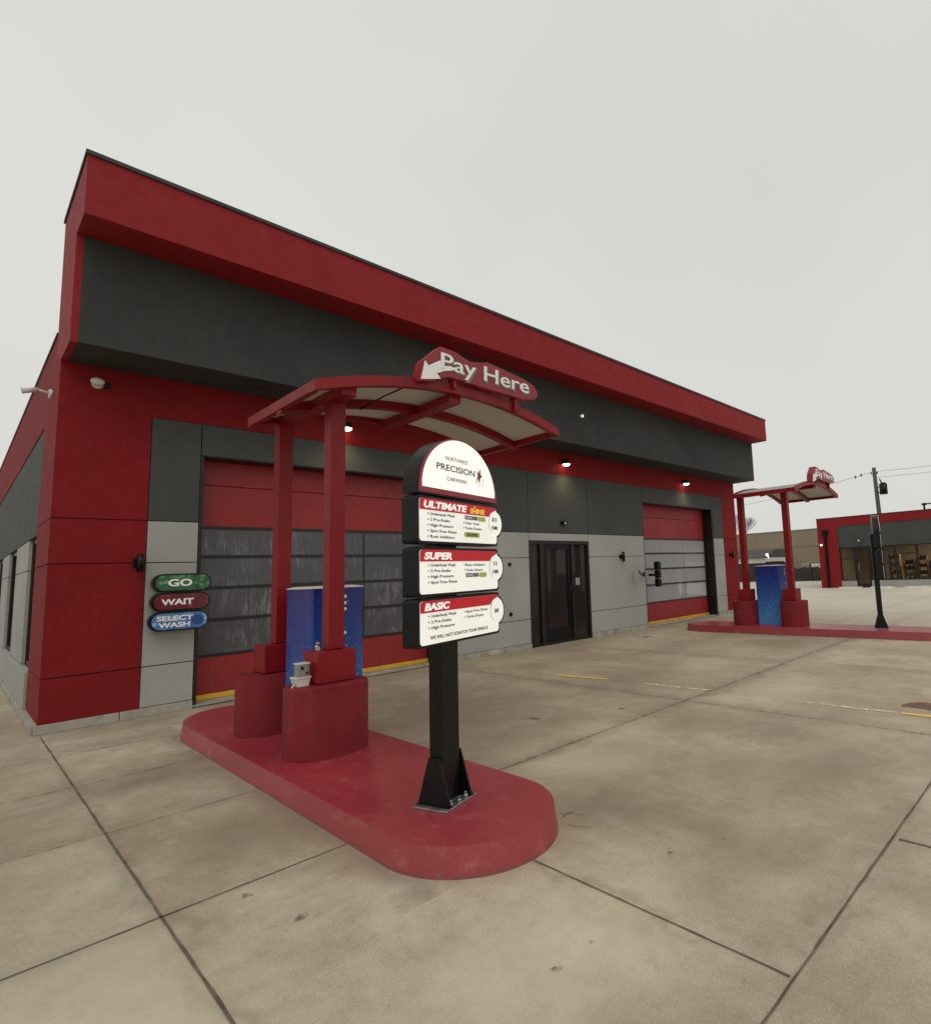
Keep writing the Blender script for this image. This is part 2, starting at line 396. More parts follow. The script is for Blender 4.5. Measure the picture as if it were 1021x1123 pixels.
def strip(b, p, q, w, z=.004, wob=.0016, step=.10):
    p, q = Vector((*p, 0)), Vector((*q, 0)); L = (q-p).length; n = max(2, int(L/step)); d = (q-p)/L; s = Vector((-d.y, d.x, 0))
    prev = None
    for i in range(n+1):
        c = p + d*L*i/n + s*random.uniform(-wob, wob); hw = w/2*random.uniform(.7, 1.3)
        a, e = b.bm.verts.new((*(c+s*hw).xy, z)), b.bm.verts.new((*(c-s*hw).xy, z))
        if prev: b.bm.faces.new((prev[0], prev[1], e, a))
        prev = (a, e)
b = B()
strip(b, (.02, -.10), (.02, -12), .012)
for y, x0 in ((-5.22, .885), (-7.62, None)):
    if x0: strip(b, (-9, y), (x0, y), .009)
strip(b, (1.14-3, -7.61), (10.5, -7.63), .011)
strip(b, (1.41, -6.18), (1.40, -7.60), .009)
strip(b, (2.75, -7.65), (2.75, -12), .016)
b.build('pavement_joints', 'joint', kind='structure')
b = B()
for y in (-3.83, -2.52, -1.30): strip(b, (-9, y), (.885, y), .016)
strip(b, (2.0, -5.0), (10.9, -4.95), .03, z=.0042)
strip(b, (4.9, -.2), (4.88, -7.6), .020, z=.0046)
strip(b, (7.75, -.2), (7.98, -7.6), .020, z=.0046)
strip(b, (2.05, -2.4), (10.9, -2.42), .016, z=.0042)
for y in (-1.2, -3.7, -6.2, 1.3): strip(b, (12.3, y), (31, y), .03, z=.0042)
for x in (16.8, 20.3, 24, 28): strip(b, (x, -9), (x, 5), .03, z=.0046)
b.build('pavement_hairlines', 'hairline', kind='structure')
b = B()
strip(b, (5.30, -2.55), (5.42, -3.40), .09, z=.005, wob=.002); strip(b, (5.50, -7.04), (5.54, -7.60), .075, z=.005, wob=.002)
b.build('yellow_line_marks', 'marking_yellow', kind='structure')
b = B()
strip(b, (5.42, -4.05), (5.48, -4.95), .06, z=.005, wob=.002); strip(b, (5.46, -6.1), (5.50, -7.0), .06, z=.005, wob=.002)
b.build('faded_line_marks', 'marking_faint', kind='structure')
b = B()
def blot(b, x, y, rx, ry, z=.0055):
    n = 22; ph = random.random()*6
    vs = [b.bm.verts.new((x + rx*math.cos(2*PI*i/n)*(1+.25*math.sin(3*2*PI*i/n+ph)), y + ry*math.sin(2*PI*i/n)*(1+.25*math.sin(2*2*PI*i/n+ph)), z)) for i in range(n)]
    b.bm.faces.new(vs)
for x, y, rx, ry in ((.55, -5.95, .02, .045), (.42, -5.75, .03, .03), (.33, -5.35, .02, .03), (1.9, -6.75, .012, .012), (4.2, -4.6, .03, .05), (-.45, -1.7, .02, .03), (.9, -6.9, .02, .02), (3.4, -4.1, .04, .06), (2.6, -6.2, .01, .012), (2.2, -6.9, .009, .01), (1.1, -6.9, .01, .009)): blot(b, x, y, rx, ry)
b.build('oil_stains', 'stain', kind='structure')
def crack(b, x, y, a, n, w, seed):
    rn = random.Random(seed); pr = None
    for k in range(n):
        ww = w*(1-k/n)+.0008; nx, ny = -math.sin(a), math.cos(a)
        q = (b.bm.verts.new((x+nx*ww, y+ny*ww, .0048)), b.bm.verts.new((x-nx*ww, y-ny*ww, .0048)))
        if pr: b.bm.faces.new((pr[0], pr[1], q[1], q[0]))
        pr = q; a += rn.uniform(-.6, .6); st = rn.uniform(.02, .05); x += math.cos(a)*st; y += math.sin(a)*st
b = B()
for k, (x, y, a, n) in enumerate(((1.88, -5.98, -.3, 4), (1.82, -6.08, -1.0, 5), (1.92, -5.85, .2, 3), (1.90, -5.93, -.5, 6))): crack(b, x, y, a, n, .002, k)
b.build('pavement_cracks', 'joint', kind='structure')
b = B(); blot(b, 5.9, -7.15, .14, .22); blot(b, 9.6, -1.05, .14, .06)
b.build('rust_stains', 'stain_rust', kind='structure')

# ---------------------------------------------------------------- car wash building
W = 16.30; J1, J2, J3, BZ, GT, S = 2.335, 1.82, .58, .103, 3.635, 4.154
R_, T_, P_ = 5.36, 6.01, 4.585
D1, D2 = -.752, -1.257
X1, X2, LX0, LX1, X4, X5, RX0, RX1, X8 = .866, 1.40, 1.40, 5.03, 7.15, 9.0, 11.15, 14.78, 15.40
DT = 3.22; DEP = 20.
bld = thing('car_wash_building', 'red and grey car wash hall with an overhanging fascia and two garage doors', 'building', (W/2, DEP/2, 0))
g = .006   # half a panel joint
# backing walls with the door openings left out (they show as the dark joints)
b = B(); y0, y1 = .035, .26
for x0, x1, z0, z1 in ((.03, LX0+.0, 0, S-.01), (LX0, LX1, DT+.02, S-.01), (LX1, X4, 0, S-.01), (X4, X5, 2.17, S-.01), (X5, RX0, 0, S-.01), (RX0, RX1, DT+.02, S-.01), (RX1, W-.03, 0, S-.01)):
    b.box(x0, x1, y0, y1, z0, z1)
b.build('backing_wall', 'joint_dark', bld)
# side walls (left one seen; right one has the same windows)
LW = [(1.40, 2.52), (4.55, 6.2), (8.0, 9.6), (11.4, 13.0), (14.8, 16.4)]
RW = [(1.06, 1.96), (2.04, 2.30), (2.42, 3.08), (4.55, 6.2), (8.0, 9.6)]
def sidewall(b, xa, xb, wins, z0, z1, wz0, wz1):
    ys = .30
    for a, c in wins:
        b.box(xa, xb, ys, a, z0, z1); b.box(xa, xb, a, c, z0, wz0); b.box(xa, xb, a, c, wz1, z1); ys = c
    b.box(xa, xb, ys, DEP, z0, z1)
b = B(); sidewall(b, .05, .25, LW, 0, P_-.2, .55, 2.24); sidewall(b, W-.25, W-.05, RW, 0, P_-.2, .5, 2.14); b.box(.25, W-.25, DEP-.2, DEP, 0, P_-.2)
b.build('side_backing_wall', 'joint_dark', bld)
# red pilasters
for xa, xb, sa, sb, ye in ((0, X1-.003, 0, .05, 1.345), (X8+.003, W, W-.05, W, 1.05)):
    b = B()
    for z0, z1 in ((BZ, J3-g), (J3+g, J2-g), (J2+g, J1-g), (J1+g, S)):
        b.prism([(xa, 0), (xb, 0), (xb, .30), (sb, .30), (sb, ye), (sa, ye)] if sa == 0 else [(xa, 0), (xb, 0), (xb, ye), (sa, ye), (sa, .30), (xa, .30)], z0, min(z1, S) if z1 < S else GT-.003, 'z')
    b.box(xa, xb, 0, .034, GT-.0029, S)
    b.build('corner_pilaster', 'red_stucco', bld)
b = B(); b.box(X1-.003, X8+.003, 0, .035, GT+.003, S); b.build('upper_wall', 'red_stucco', bld)
b = B(); b.box(0, .05, .035, DEP, GT-.0029, P_); b.build('side_upper_wall', 'red_stucco', bld)
b = B(); b.box(W-.05, W, .035, DEP, GT-.0029, P_); b.build('side_upper_wall', 'red_stucco', bld)
# grey cladding panels
b = B()
for x0, x1, z0, z1 in ((X1, LX0, J1, GT), (LX0, 3.2, DT, GT), (3.2, LX1, DT, GT), (LX1, X4, J1, GT), (X4, X5, J1, GT), (X5, RX0, J1, GT), (RX0, RX1, DT, GT), (RX1, X8, J1, GT)):
    b.box(x0+g, x1-g, .002, .034, z0+g, z1-g/2)
b.build('dark_cladding', 'dark_panel', bld)
for xa, xb in ((.012, .049), (W-.012, W-.049)):
    b = B()
    for y0, y1 in ((1.35, 4.5), (4.5, 8), (8, 11.5), (11.5, 15), (15, DEP)): b.box(xa, xb, y0+g, y1-g, J1-.09+g, GT-g)
    b.build('side_dark_cladding', 'dark_panel', bld)
b = B()
def lightcol(x0, x1):
    for z0, z1 in ((BZ, J3), (J3, J2), (J2, J1)): b.box(x0+g, x1-g, .002, .034, z0+g, z1-g)
lightcol(X1, LX0); lightcol(LX1, X4); lightcol(X5, RX0); lightcol(RX1, X8)
b.box(X4+g, X5-g, .002, .034, 2.175, J1-g)
ys = 1.35
for a, c in LW+[(DEP, DEP)]:
    if a > ys+.05:
        for z0, z1 in ((.55, J2), (J2, 2.245)): b.box(.012, .049, ys+g, a-g, z0+g, z1-g); b.box(W-.012, W-.049, ys+g, a-g, z0+g, z1-g)
    ys = c
b.box(-.03, .049, 1.36, DEP, BZ, .55-g, bev=.006); b.box(W+.01, W-.049, 1.36, DEP, BZ, .55-g)
b.build('light_cladding', 'light_panel', bld)
# concrete base
b = B()
for x0, x1 in ((-.03, LX0), (LX1, X4), (X5, RX0), (RX1, W+.02)):
    b = B(); n = max(1, round((x1-x0)/.8))
    for i in range(n):
        b.box(x0+(x1-x0)*i/n+.004, x0+(x1-x0)*(i+1)/n-.004, -.025, .03, 0, BZ-.003, bev=.006)
    b.build('base_course', 'base_concrete', bld)
b = B()
for i in range(24):
    a = .03+i*.82
    if a < DEP: b.box(-.05, .045, a+.004, min(DEP, a+.816), 0, BZ-.003, bev=.006)
b.build('base_course', 'base_concrete', bld)
# overhang
b = B(); b.box(.06, W-.06, D1, D1+.08, S+.001, R_); 
for x in (4.1, 8.15, 12.2): pass
b.build('fascia_band', 'dark_fascia', bld)
b = B(); b.box(.06, W-.06, D1+.08, .03, S+.001, S+.05)
b.build('soffit', 'dark_fascia', bld)
b = B()
b.prism([(D1+.002, S-.004), (-.003, S-.004), (-.003, S+.01), (.40, P_-.30), (.40, T_), (D2, T_), (D2, R_), (D1+.002, R_)], -.004, .06, 'x')
b.prism([(D1+.002, S-.004), (-.003, S-.004), (-.003, S+.01), (.40, P_-.30), (.40, T_), (D2, T_), (D2, R_), (D1+.002, R_)], W-.06, W+.004, 'x')
b.box(.06, W-.06, D2, .40, R_+.001, T_); b.box(.06, W-.06, .30, .40, S+.06, R_)
b.build('parapet_band', 'red_fascia', bld)
b = B(); b.box(-.02, W+.02, D2-.02, .42, T_+.001, T_+.045); b.box(-.015, .07, .42, DEP, P_+.001, P_+.03); b.box(W-.07, W+.015, .42, DEP, P_+.001, P_+.03)
b.build('parapet_cap', 'cap_metal', bld)
b = B(); b.box(.06, W-.06, .27, DEP-.21, P_-.45, P_-.30)
b.build('roof', 'roof', bld)
b = B(); b.box(.26, W-.26, .27, DEP-.21, .002, .012)
b.build('interior_floor', 'interior_floor', bld)
b = B(); b.box(5.6, 5.7, .27, DEP-.25, .013, P_-.46); b.box(9.9, 10., .27, DEP-.25, .013, P_-.46)
b.build('inner_wall', 'interior', bld)

# garage doors
def garage(x0, x1, glassmat, label, lit):
    y = .30
    root = None
    b = B()
    secs = [(.585, .10)]
    b.box(x0+.07, x1-.09, y, y+.04, .10, .575, bev=.006)
    d = b.build('garage_door', 'door_red', bld); d['label'] = label
    b = B(); b.box(x0+.07, x1-.09, y, y+.04, 2.31, 2.87, bev=.006); b.box(x0+.07, x1-.09, y, y+.04, 2.878, 3.30, bev=.006)
    b.build('upper_section', 'door_red', d)
    b = B()
    for z in (.585, 1.055, 1.48, 1.90, 2.295):
        b.box(x0+.07, x1-.09, y-.006, y+.035, z-.017, z+.017)
    b.build('window_rail', 'black_frame', d)
    for k in (1, 2):
        b = B(); xs_ = x0+.07+(x1-x0-.16)*k/3
        for z0, z1 in ((.602, 1.038), (1.072, 1.463), (1.497, 1.883), (1.917, 2.278)): b.box(xs_-.012, xs_+.012, y+.002, y+.007, z0, z1)
        b.build('window_stile', 'black_frame' if not lit else 'light_panel', d)
    for z0, z1 in ((.605, 1.035), (1.075, 1.46), (1.50, 1.88), (1.92, 2.275)):
        b = B(); b.box(x0+.07, x1-.09, y+.008, y+.022, z0, z1); b.build('window', glassmat, d)
    b = B(); b.box(x0+.05, x1-.08, y-.03, y+.045, .028, .096, bev=.008); b.build('bottom_bumper', 'yellow', d)
    b = B()   # jambs and head, black
    b.box(x0-.003, x0+.05, .05, y-.01, 0, DT+.015); b.box(x0+.052, x0+.068, y-.02, y+.05, 0, DT)
    b.box(x1-.05, x1+.003, .012, y+.05, 0, DT+.015); b.box(x1-.085, x1-.052, y-.04, y+.05, 0, DT)
    b.box(x0+.052, x1-.052, .05, y+.05, DT-.015, DT+.017)
    b.box(x0+.002, x0+.028, .008, .049, 0, DT+.01)
    b.box(x0+.03, x1-.052, .012, .048, DT-.01, DT+.018)
    b.build('door_jamb', 'black_frame', d)
    b = B(); b.box(x0, x1, -.01, .26, .0135, .03); b.build('threshold', 'base_concrete', bld)
    return d
garage(LX0, LX1, 'wet_glass', 'red garage door with water streaked windows and a yellow foot', False)
d2 = garage(RX0, RX1, 'clear_glass', 'red garage door with clear pale windows', True)

# entrance door
b = B(); y = .06
b.box(X4, X4+.06, .0, .14, .012, 2.165); b.box(X5-.06, X5, .0, .14, .012, 2.165); b.box(X4+.06, X5-.06, .0, .14, 2.10, 2.165)
b.box(X4+.06, X5-.06, .02, .12, .012, .05)
b.box(7.46, 7.56, .0, .12, .05, 2.10); b.box(8.40, 8.47, .0, .12, .05, 2.10)
ent = b.build('entrance', 'black_frame', bld)
b = B(); b.box(7.56, 7.68, .03, .09, .05, 2.10); b.box(8.30, 8.40, .03, .09, .05, 2.10); b.box(7.68, 8.30, .03, .09, .05, .34); b.box(7.68, 8.30, .03, .09, 2.0, 2.10)
b.build('door_leaf', 'black_metal', ent)
b = B(); b.box(7.68, 8.30, .055, .065, .34, 2.0); b.box(X4+.06, 7.46, .055, .065, .05, 2.10); b.box(8.47, X5-.06, .055, .065, .05, 2.10)
b.build('pane', 'dark_glass', ent)
b = B(); b.tube((8.33, -.02, .85), (8.33, -.02, 1.25), .012); b.tube((8.33, -.02, .88), (8.33, .03, .88), .009); b.tube((8.33, -.02, 1.22), (8.33, .03, 1.22), .009)
b.box(8.44, 8.455, -.006, 0, 1.0, 1.18)
b.build('handle', 'black_metal', ent)
b = B(); b.box(8.56, 8.70, .045, .05, 1.20, 1.36); b.build('notice', 'grey_metal', ent)
# things seen dimly behind the glass
b = B(); b.box(7.9, 8.4, 1.4, 1.9, .012, 1.25); b.box(7.2, 7.35, .9, 1.6, .012, 2.3); b.box(8.1, 8.25, 2.2, 3.2, 1.1, 2.4)
top(b, 'service_cabinet', 'door_red', 'dark red cabinet dimly seen behind the glass of the entrance door', 'cabinet', (7.9, 1.8, .012))
# side windows
for a, c in LW:
    b = B()
    b.box(.06, .11, a, a+.05, .55, 2.24); b.box(.06, .11, c-.05, c, .55, 2.24); b.box(.06, .11, a+.05, c-.05, .55, .6); b.box(.06, .11, a+.05, c-.05, 2.19, 2.24)
    f = b.build('window', 'black_frame', bld)
    b = B(); b.box(.075, .085, a+.05, c-.05, .6, 2.19); b.build('pane', 'dark_glass', f)
for a, c in RW:
    b = B()
    b.box(W-.16, W-.11, a, a+.02, .5, 2.14); b.box(W-.16, W-.11, c-.02, c, .5, 2.14)
    for z in (.51, 1.0, 1.46, 1.9, 2.13): b.box(W-.16, W-.11, a+.02, c-.02, z-.01, z+.01)
    b.build('window', 'black_frame', bld)

# ---------------------------------------------------------------- fittings on the walls
LG = 'downlights under the soffit'
for i, (x, lab, en) in enumerate(((3.28, 'black dome downlight glowing above the streaked garage door, behind the canopy', 28), (8.23, 'black dome downlight glowing above the entrance door', 30), (13.19, 'black dome downlight glowing above the far garage door', 28))):
    t = thing('wall_light', lab, 'wall light', (x, 0, 3.90), group=LG)
    b = B(); b.box(x-.03, x+.03, -.05, 0, 3.88, 4.0); b.tube((x, -.05, 3.94), (x, -.11, 3.93), .02)
    b.tube((x, -.12, 3.865), (x, -.12, 3.93), .085, .075, 20); b.tube((x, -.12, 3.93), (x, -.12, 3.985), .075, .03, 20)
    b.build('housing', 'black_metal', t)
    b = B(); b.ball((x, -.12, 3.862), .082, (1, 1, .5)); b.build('lamp', 'lamp_glow', t)
    L = bpy.data.lights.new('downlight_beam', 'SPOT'); L.energy = en; L.color = (1, .80, .42); L.spot_size = math.radians(150); L.spot_blend = .9; L.shadow_soft_size = .10
    lo = bpy.data.objects.new('downlight_beam', L); col.objects.link(lo); lo.location = (0, -.20, -.10); lo.rotation_euler = (math.radians(-18), 0, 0); lo.parent = t
def sconce(x, z0, z1, lab):
    t = thing('wall_sconce', lab, 'wall sconce', (x, 0, z0), group='black wall sconces')
    zc = (z0+z1)/2
    b = B(); b.box(x-.055, x+.055, -.012, -.001, zc-.055, zc+.055); b.box(x-.02, x+.02, -.06, -.012, zc-.03, zc+.03); b.build('wall_plate', 'black_metal', t)
    b = B(); b.tube((x, -.088, z0+.02), (x, -.088, z1-.02), .036, seg=20); b.build('cylinder_shade', 'black_metal', t)
sconce(.80, 1.69, 1.94, 'black cylinder wall sconce on the near red corner pilaster')
sconce(10.16, 1.67, 1.95, 'black cylinder wall sconce on the grey wall between entrance and far garage door')
sconce(15.78, 1.69, 1.95, 'black cylinder wall sconce on the far red pilaster')
# white sensors
t = thing('motion_light', 'round white motion light on the red wall face above the near corner', 'motion light', (.33, 0, 3.94))
b = B(); b.tube((.33, 0, 3.94), (.33, -.03, 3.94), .06, .055, 20); b.build('mount', 'white_metal', t)
b = B(); b.ball((.32, -.075, 3.95), .062, (1.1, .7, .75)); b.build('head', 'white_metal', t)
b = B(); b.ball((.41, -.07, 3.92), .032); b.build('sensor', 'black_metal', t)
t = thing('floodlight', 'white floodlight on an arm sticking out from the side wall', 'floodlight', (0, .62, 3.90))
b = B(); b.tube((0, .62, 3.90), (-.035, .62, 3.90), .055, seg=18); b.tube((-.035, .62, 3.91), (-.16, .62, 3.93), .014); b.build('arm', 'white_metal', t)
b = B(); b.tube((-.13, .62, 3.93), (-.27, .62, 3.885), .026, .036, 18); b.build('head', 'white_metal', t)
t = thing('security_camera', 'small dark dome camera with a light lens above the entrance door', 'camera', (8.14, 0, 2.56))
b = B(); b.box(8.10, 8.18, -.03, -.001, 2.53, 2.60); b.tube((8.14, -.03, 2.57), (8.14, -.10, 2.55), .035, .035, 14); b.box(8.20, 8.26, -.05, -.001, 2.55, 2.60); b.build('body', 'black_metal', t)
b = B(); b.ball((8.145, -.105, 2.55), .022); b.build('lens', 'white_metal', t)
t = thing('sign_floodlight', 'tiny white light fixed to the dark fascia band', 'light', (8.06, D1, 4.78))
b = B(); b.box(8.035, 8.085, D1-.05, D1, 4.75, 4.81, bev=.005); b.build('housing', 'white_metal', t)
b = B(); b.ball((8.06, D1-.055, 4.78), .024); b.build('lamp', 'lamp_glow_small', t)
for x, z, lab in ((6.62, 1.69, 'small dark pipe stub on the light wall beside the menu boards, upper one'), (6.62, .72, 'small dark pipe stub on the light wall beside the menu boards, lower one')):
    b = B(); b.tube((x, 0, z), (x, -.04, z), .022, seg=10); b.tube((x, 0, z), (x, -.012, z), .04, seg=10)
    top(b, 'pipe_stub', 'black_metal', lab, 'pipe stub', (x, 0, z))
# curved bracket beside the far garage door
t = thing('hose_bracket', 'curved grey hose hook on the light wall beside the far garage door', 'hose hook', (10.85, 0, 1.3))
b = B(); b.path([(10.70+.20*math.cos(math.radians(a)), -.10-.05*math.sin(math.radians(a)), 1.42+.26*math.sin(math.radians(a))) for a in range(170, 290, 12)], .012, 8); b.build('hook', 'grey_metal', t)
b = B(); b.path([(11.08, -.001, 1.36), (10.95, -.08, 1.33), (10.82, -.10, 1.36), (10.74, -.10, 1.45)], .016, 8); b.box(11.02, 11.10, -.02, -.001, 1.31, 1.41); b.build('arm', 'black_metal', t)

# three pill-shaped traffic signs at the near garage door, the same stack seen edge-on at the far one
def pill(x0, x1, z0, z1, r): return rrect(x0, x1, z0, z1, r, 8)
def signal(x0, x1, z0, z1, facemat, lines, lab, rot=None, back=False):
    cx, cz = (x0+x1)/2, (z0+z1)/2; w, h = x1-x0, z1-z0
    t = thing('traffic_sign', lab, 'sign', (cx, -.09, z0), rz=(rot or 0), group='stacked pill signs by the garage doors', local=True)
    b = B(); b.prism(pill(-w/2, w/2, 0, h, h/2-.001), -.06, .055, 'y', bev=.006); b.box(-.03, .03, .055, .088, h*.3, h*.7); b.build('housing', 'black_metal', t)
    b = B(); b.prism(pill(-w/2+.025, w/2-.018, .018, h-.018, h/2-.02), -.068, -.0605, 'y'); f = b.build('lit_face', facemat, t)
    b = B()
    for s, sx, sz, sw, sh in lines: b.text(s, sw, (sx, -.072, sz), (1, 0, 0), (0, 0, 1), .003, bold=.035, height=sh)
    b.build('lettering', 'white_ink', t)
    b = B(); b.prism(arc(w/2-.12, h/2, .062, 0, 350, 20), -.071, -.0685, 'y'); b.build('button', {'lens_green': 'lens_green', 'lens_red': 'lens_red', 'lens_blue': 'lens_blue_dark'}[facemat], t)
    return t
M['lens_blue_dark'] = lens('lens_blue_dark', (.008, .05, .18), (.02, .12, .35))
signal(.915, 1.525, 1.455, 1.675, 'lens_green', [('GO', -.155, .07, .25, .085)], 'green pill sign reading GO, topmost of the three by the near garage door')
signal(.905, 1.515, 1.225, 1.445, 'lens_red', [('WAIT', -.205, .075, .33, .07)], 'dark red pill sign reading WAIT, between the green and the blue one')
signal(.895, 1.505, .985, 1.215, 'lens_blue', [('SELECT', -.235, .125, .37, .058), ('WASH', -.215, .045, .32, .058)], 'blue pill sign reading SELECT WASH, lowest of the three by the near garage door')
tw = thing('traffic_sign_stack', 'black three-lobed sign stack standing edge-on before the far garage door', 'sign', (11.42, -.35, 0))
b = B()
for z0 in (1.02, 1.24, 1.46):
    b.prism(rrect(-.23, -.10, z0, z0+.215, .055, 8), 11.40, 11.52, 'x')
b.build('housing', 'black_metal', tw)
b = B(); b.box(11.30, 11.395, -.19, -.17, 1.30, 1.36); b.box(11.30, 11.32, -.17, .012, 1.30, 1.36); b.build('bracket', 'black_metal', tw)

# ---------------------------------------------------------------- pay station (built once, copied for the far lane)
def island_outline(d=0):
    cx, rx = 1.405, .515+d
    return arc(cx, -5.64, rx, -180, 0, 36, ry=.58+d) + arc(cx, -1.80, rx, 0, 180, 36, ry=.72+d)
ZI = .110
isl = thing('island', 'long red painted concrete island with rounded ends in the near lane', 'traffic island', (1.43, -3.65, 0), group='red pay station islands')
ZTOP = .150
b = B(); lo_, hi_ = island_outline(), island_outline(-.020); n_ = len(lo_)
va = [b.bm.verts.new((*p, 0)) for p in lo_]; vb = [b.bm.verts.new((*p, ZTOP)) for p in hi_]
for i in range(n_): b.bm.faces.new((va[i], va[(i+1) % n_], vb[(i+1) % n_], vb[i]))
ft = b.bm.faces.new(vb); b.bm.faces.new(va[::-1])
bmesh.ops.bevel(b.bm, geom=list(ft.edges), offset=.006, segments=2, profile=.5, affect='EDGES')
b.bm.normal_update()
for f in b.bm.faces: f.smooth = abs(f.normal.z) < .9
for e in b.bm.edges:
    if len(e.link_faces) == 2 and e.calc_face_angle(0) > math.radians(14): e.smooth = False
b.build('kerb_slab', 'island_red', isl)
def pedestal(cy, sgn):
    b = B()
    pts = [(1.455+.325*math.copysign(abs(math.cos(t))**.86, math.cos(t)), cy+.275*math.copysign(abs(math.sin(t))**.86, math.sin(t))) for t in [2*PI*i/40 for i in range(40)]]
    b.prism(pts, ZI+.001, .656, 'z', bev=.012, bevtop=True)
    b.bm.normal_update()
    for f in b.bm.faces: f.smooth = abs(f.normal.z) < .9
    for e in b.bm.edges:
        if len(e.link_faces) == 2 and e.calc_face_angle(0) > math.radians(14): e.smooth = False
    return b.build('pedestal', 'ped_red', isl)
pedestal(-3.655, 1); pedestal(-2.50, -1)

sta = thing('pay_canopy', 'red steel canopy with an arched translucent roof over the near pay station', 'canopy', (1.5, -3.1, .657), group='arched pay canopies')
for (px, py) in ((1.53, -3.60), (1.49, -2.53)):
    b = B(); b.box(px-.067, px+.067, py-.067, py+.067, .925, 3.20, bev=.006); post = b.build('post', 'post_red', sta)
    b = B(); b.box(px-.19, px+.13, py-.15, py+.14, .668, .92, bev=.005); b.box(px-.17, px+.11, py-.13, py+.12, .657, .668)
    for dx in (-.16, .10):
        for zz in (.70, .89): b.ball((px+dx, py-.152, zz), .007, seg=8)
    b.build('base_box', 'post_red', post)
def zc(x): return 3.10 + .24*(1-((x-2.6)/1.42)**2) + (x-2.6)*.016
def beam_arc(b, y0, y1, x0=1.18, x1=4.02, dz0=-.02, dz1=.075, n=22):
    pr = None
    for i in range(n+1):
        x = x0+(x1-x0)*i/n; z = zc(x)
        q = [b.bm.verts.new(p) for p in ((x, y0, z+dz0), (x, y1, z+dz0), (x, y1, z+dz1), (x, y0, z+dz1))]
        if pr:
            for k in range(4): b.bm.faces.new((pr[k], pr[(k+1) % 4], q[(k+1) % 4], q[k]))
        else: b.bm.faces.new(q)
        pr = q
    b.bm.faces.new(pr)
CY0, CY1 = -4.0, -2.45
for ya in (CY0, CY1-.07): b = B(); beam_arc(b, ya, ya+.07); b.build('arched_rail', 'post_red', sta)
b = B(); beam_arc(b, -3.27, -3.17, 1.19, 4.01, -.05, .03)
b.box(1.44, 1.57, CY0+.075, CY1-.075, 3.10, 3.19); b.box(2.53, 2.67, CY0+.075, CY1-.075, 3.25, 3.335)
b.build('cross_beam', 'post_red', sta)
b = B(); b.box(1.18, 1.235, CY0+.072, CY1-.072, zc(1.2)-.02, zc(1.2)+.07); b.build('end_rail', 'post_red', sta); b = B(); b.box(3.965, 4.02, CY0+.072, CY1-.072, zc(4)-.02, zc(4)+.07); b.build('end_rail', 'post_red', sta)
b = B(); beam_arc(b, CY0+.075, CY1-.075, 1.24, 3.96, .035, .045); b.build('roof_sheet', 'roof_sheet', sta)
b = B(); b.path([(2.05, -3.85, 3.30), (2.0, -3.6, 3.27), (1.96, -3.2, 3.22)], .008, 6); b.build('cable', 'black_metal', sta)

# Pay Here sign
pay = thing('pay_here_sign', 'red and white Pay Here sign with a white arrow on the near canopy edge', 'sign', (2.8, -4.0, 3.33), group='pay here signs')
OUT = [(2.099,3.334),(2.152,3.55),(2.249,3.64),(2.34,3.73),(2.508,3.722),(2.682,3.665),(2.80,3.685),(2.909,3.715),(3.148,3.69),(3.40,3.655),(3.54,3.62),(3.617,3.56),(3.627,3.50),(3.575,3.447),(3.392,3.414),(3.117,3.42),(2.819,3.425),(2.619,3.44),(2.429,3.44),(2.327,3.41),(2.25,3.36)]
b = B(); b.prism(OUT, -4.065, -3.93, 'y'); b.build('body', 'sign_red_side', pay)
b = B(); cx, cz = 2.86, 3.53
b.prism([(cx+(x-cx)*.985, cz+(z-cz)*.93) for x, z in OUT], -4.069, -4.0655, 'y'); b.build('face', 'sign_red', pay)
b = B(); b.prism([(2.117,3.35),(2.16,3.54),(2.196,3.50),(2.33,3.585),(2.345,3.53),(2.44,3.555),(2.50,3.548),(2.47,3.515),(2.38,3.492),(2.29,3.445),(2.33,3.40),(2.22,3.372)], -4.078, -4.070, 'y'); b.build('arrow', 'white_ink', pay)
b = B()
b.text('Pay Here', 1.14, (2.335, -4.078, 3.512), (1, 0, -.018), (.02, 0, 1), .007, bold=.004, height=.155)
b.build('lettering', 'white_ink', pay)
b = B(); b.text('Pay Here', 1.15, (2.347, -4.072, 3.500), (1, 0, -.018), (.02, 0, 1), .002, bold=.03, height=.17); b.build('letter_shadow', 'ink_grey', pay)
for xa, za, zb in ((2.5, 3.36, 3.45), (3.3, 3.28, 3.43)): b = B(); b.box(xa, xa+.04, -4.04, -3.95, za, zb); b.build('bracket', 'post_red', pay)

# kiosk between the pedestals
kio = thing('pay_kiosk', 'blue printed pay kiosk with a pale cap between the near pedestals', 'kiosk', (1.68, -3.09, ZI), group='blue pay kiosks')
KX0, KX1, KY0, KY1 = 1.44, 1.92, -3.375, -2.79
b = B(); b.prism(rrect(KX0, KX1, KY0, KY1, .03, 4), ZI+.001, 1.44, 'z'); b.build('cabinet', 'kiosk_print', kio)
b = B()
n = 12; prev = None
for i in range(n+1):
    y = KY0+(KY1-KY0)*i/n; z = 1.434+.016*(1-(2*i/n-1)**2)
    q = [b.bm.verts.new(p) for p in ((KX0, y, 1.441), (KX0, y, z+.012), (KX1, y, z+.012), (KX1, y, 1.441))]
    if prev:
        for k in range(4): b.bm.faces.new((prev[k], prev[(k+1) % 4], q[(k+1) % 4], q[k]))
    else: b.bm.faces.new(q)
    prev = q
b.bm.faces.new(prev); b.build('cap', 'white_metal', kio)
for zz in (1.36, 1.30, 1.245, 1.03): b = B(); b.prism(arc(1.735, zz, .018, 0, 350, 9, ry=.016), KY0-.004, KY0-.001, 'y'); b.build('print_mark', 'white_ink', kio)
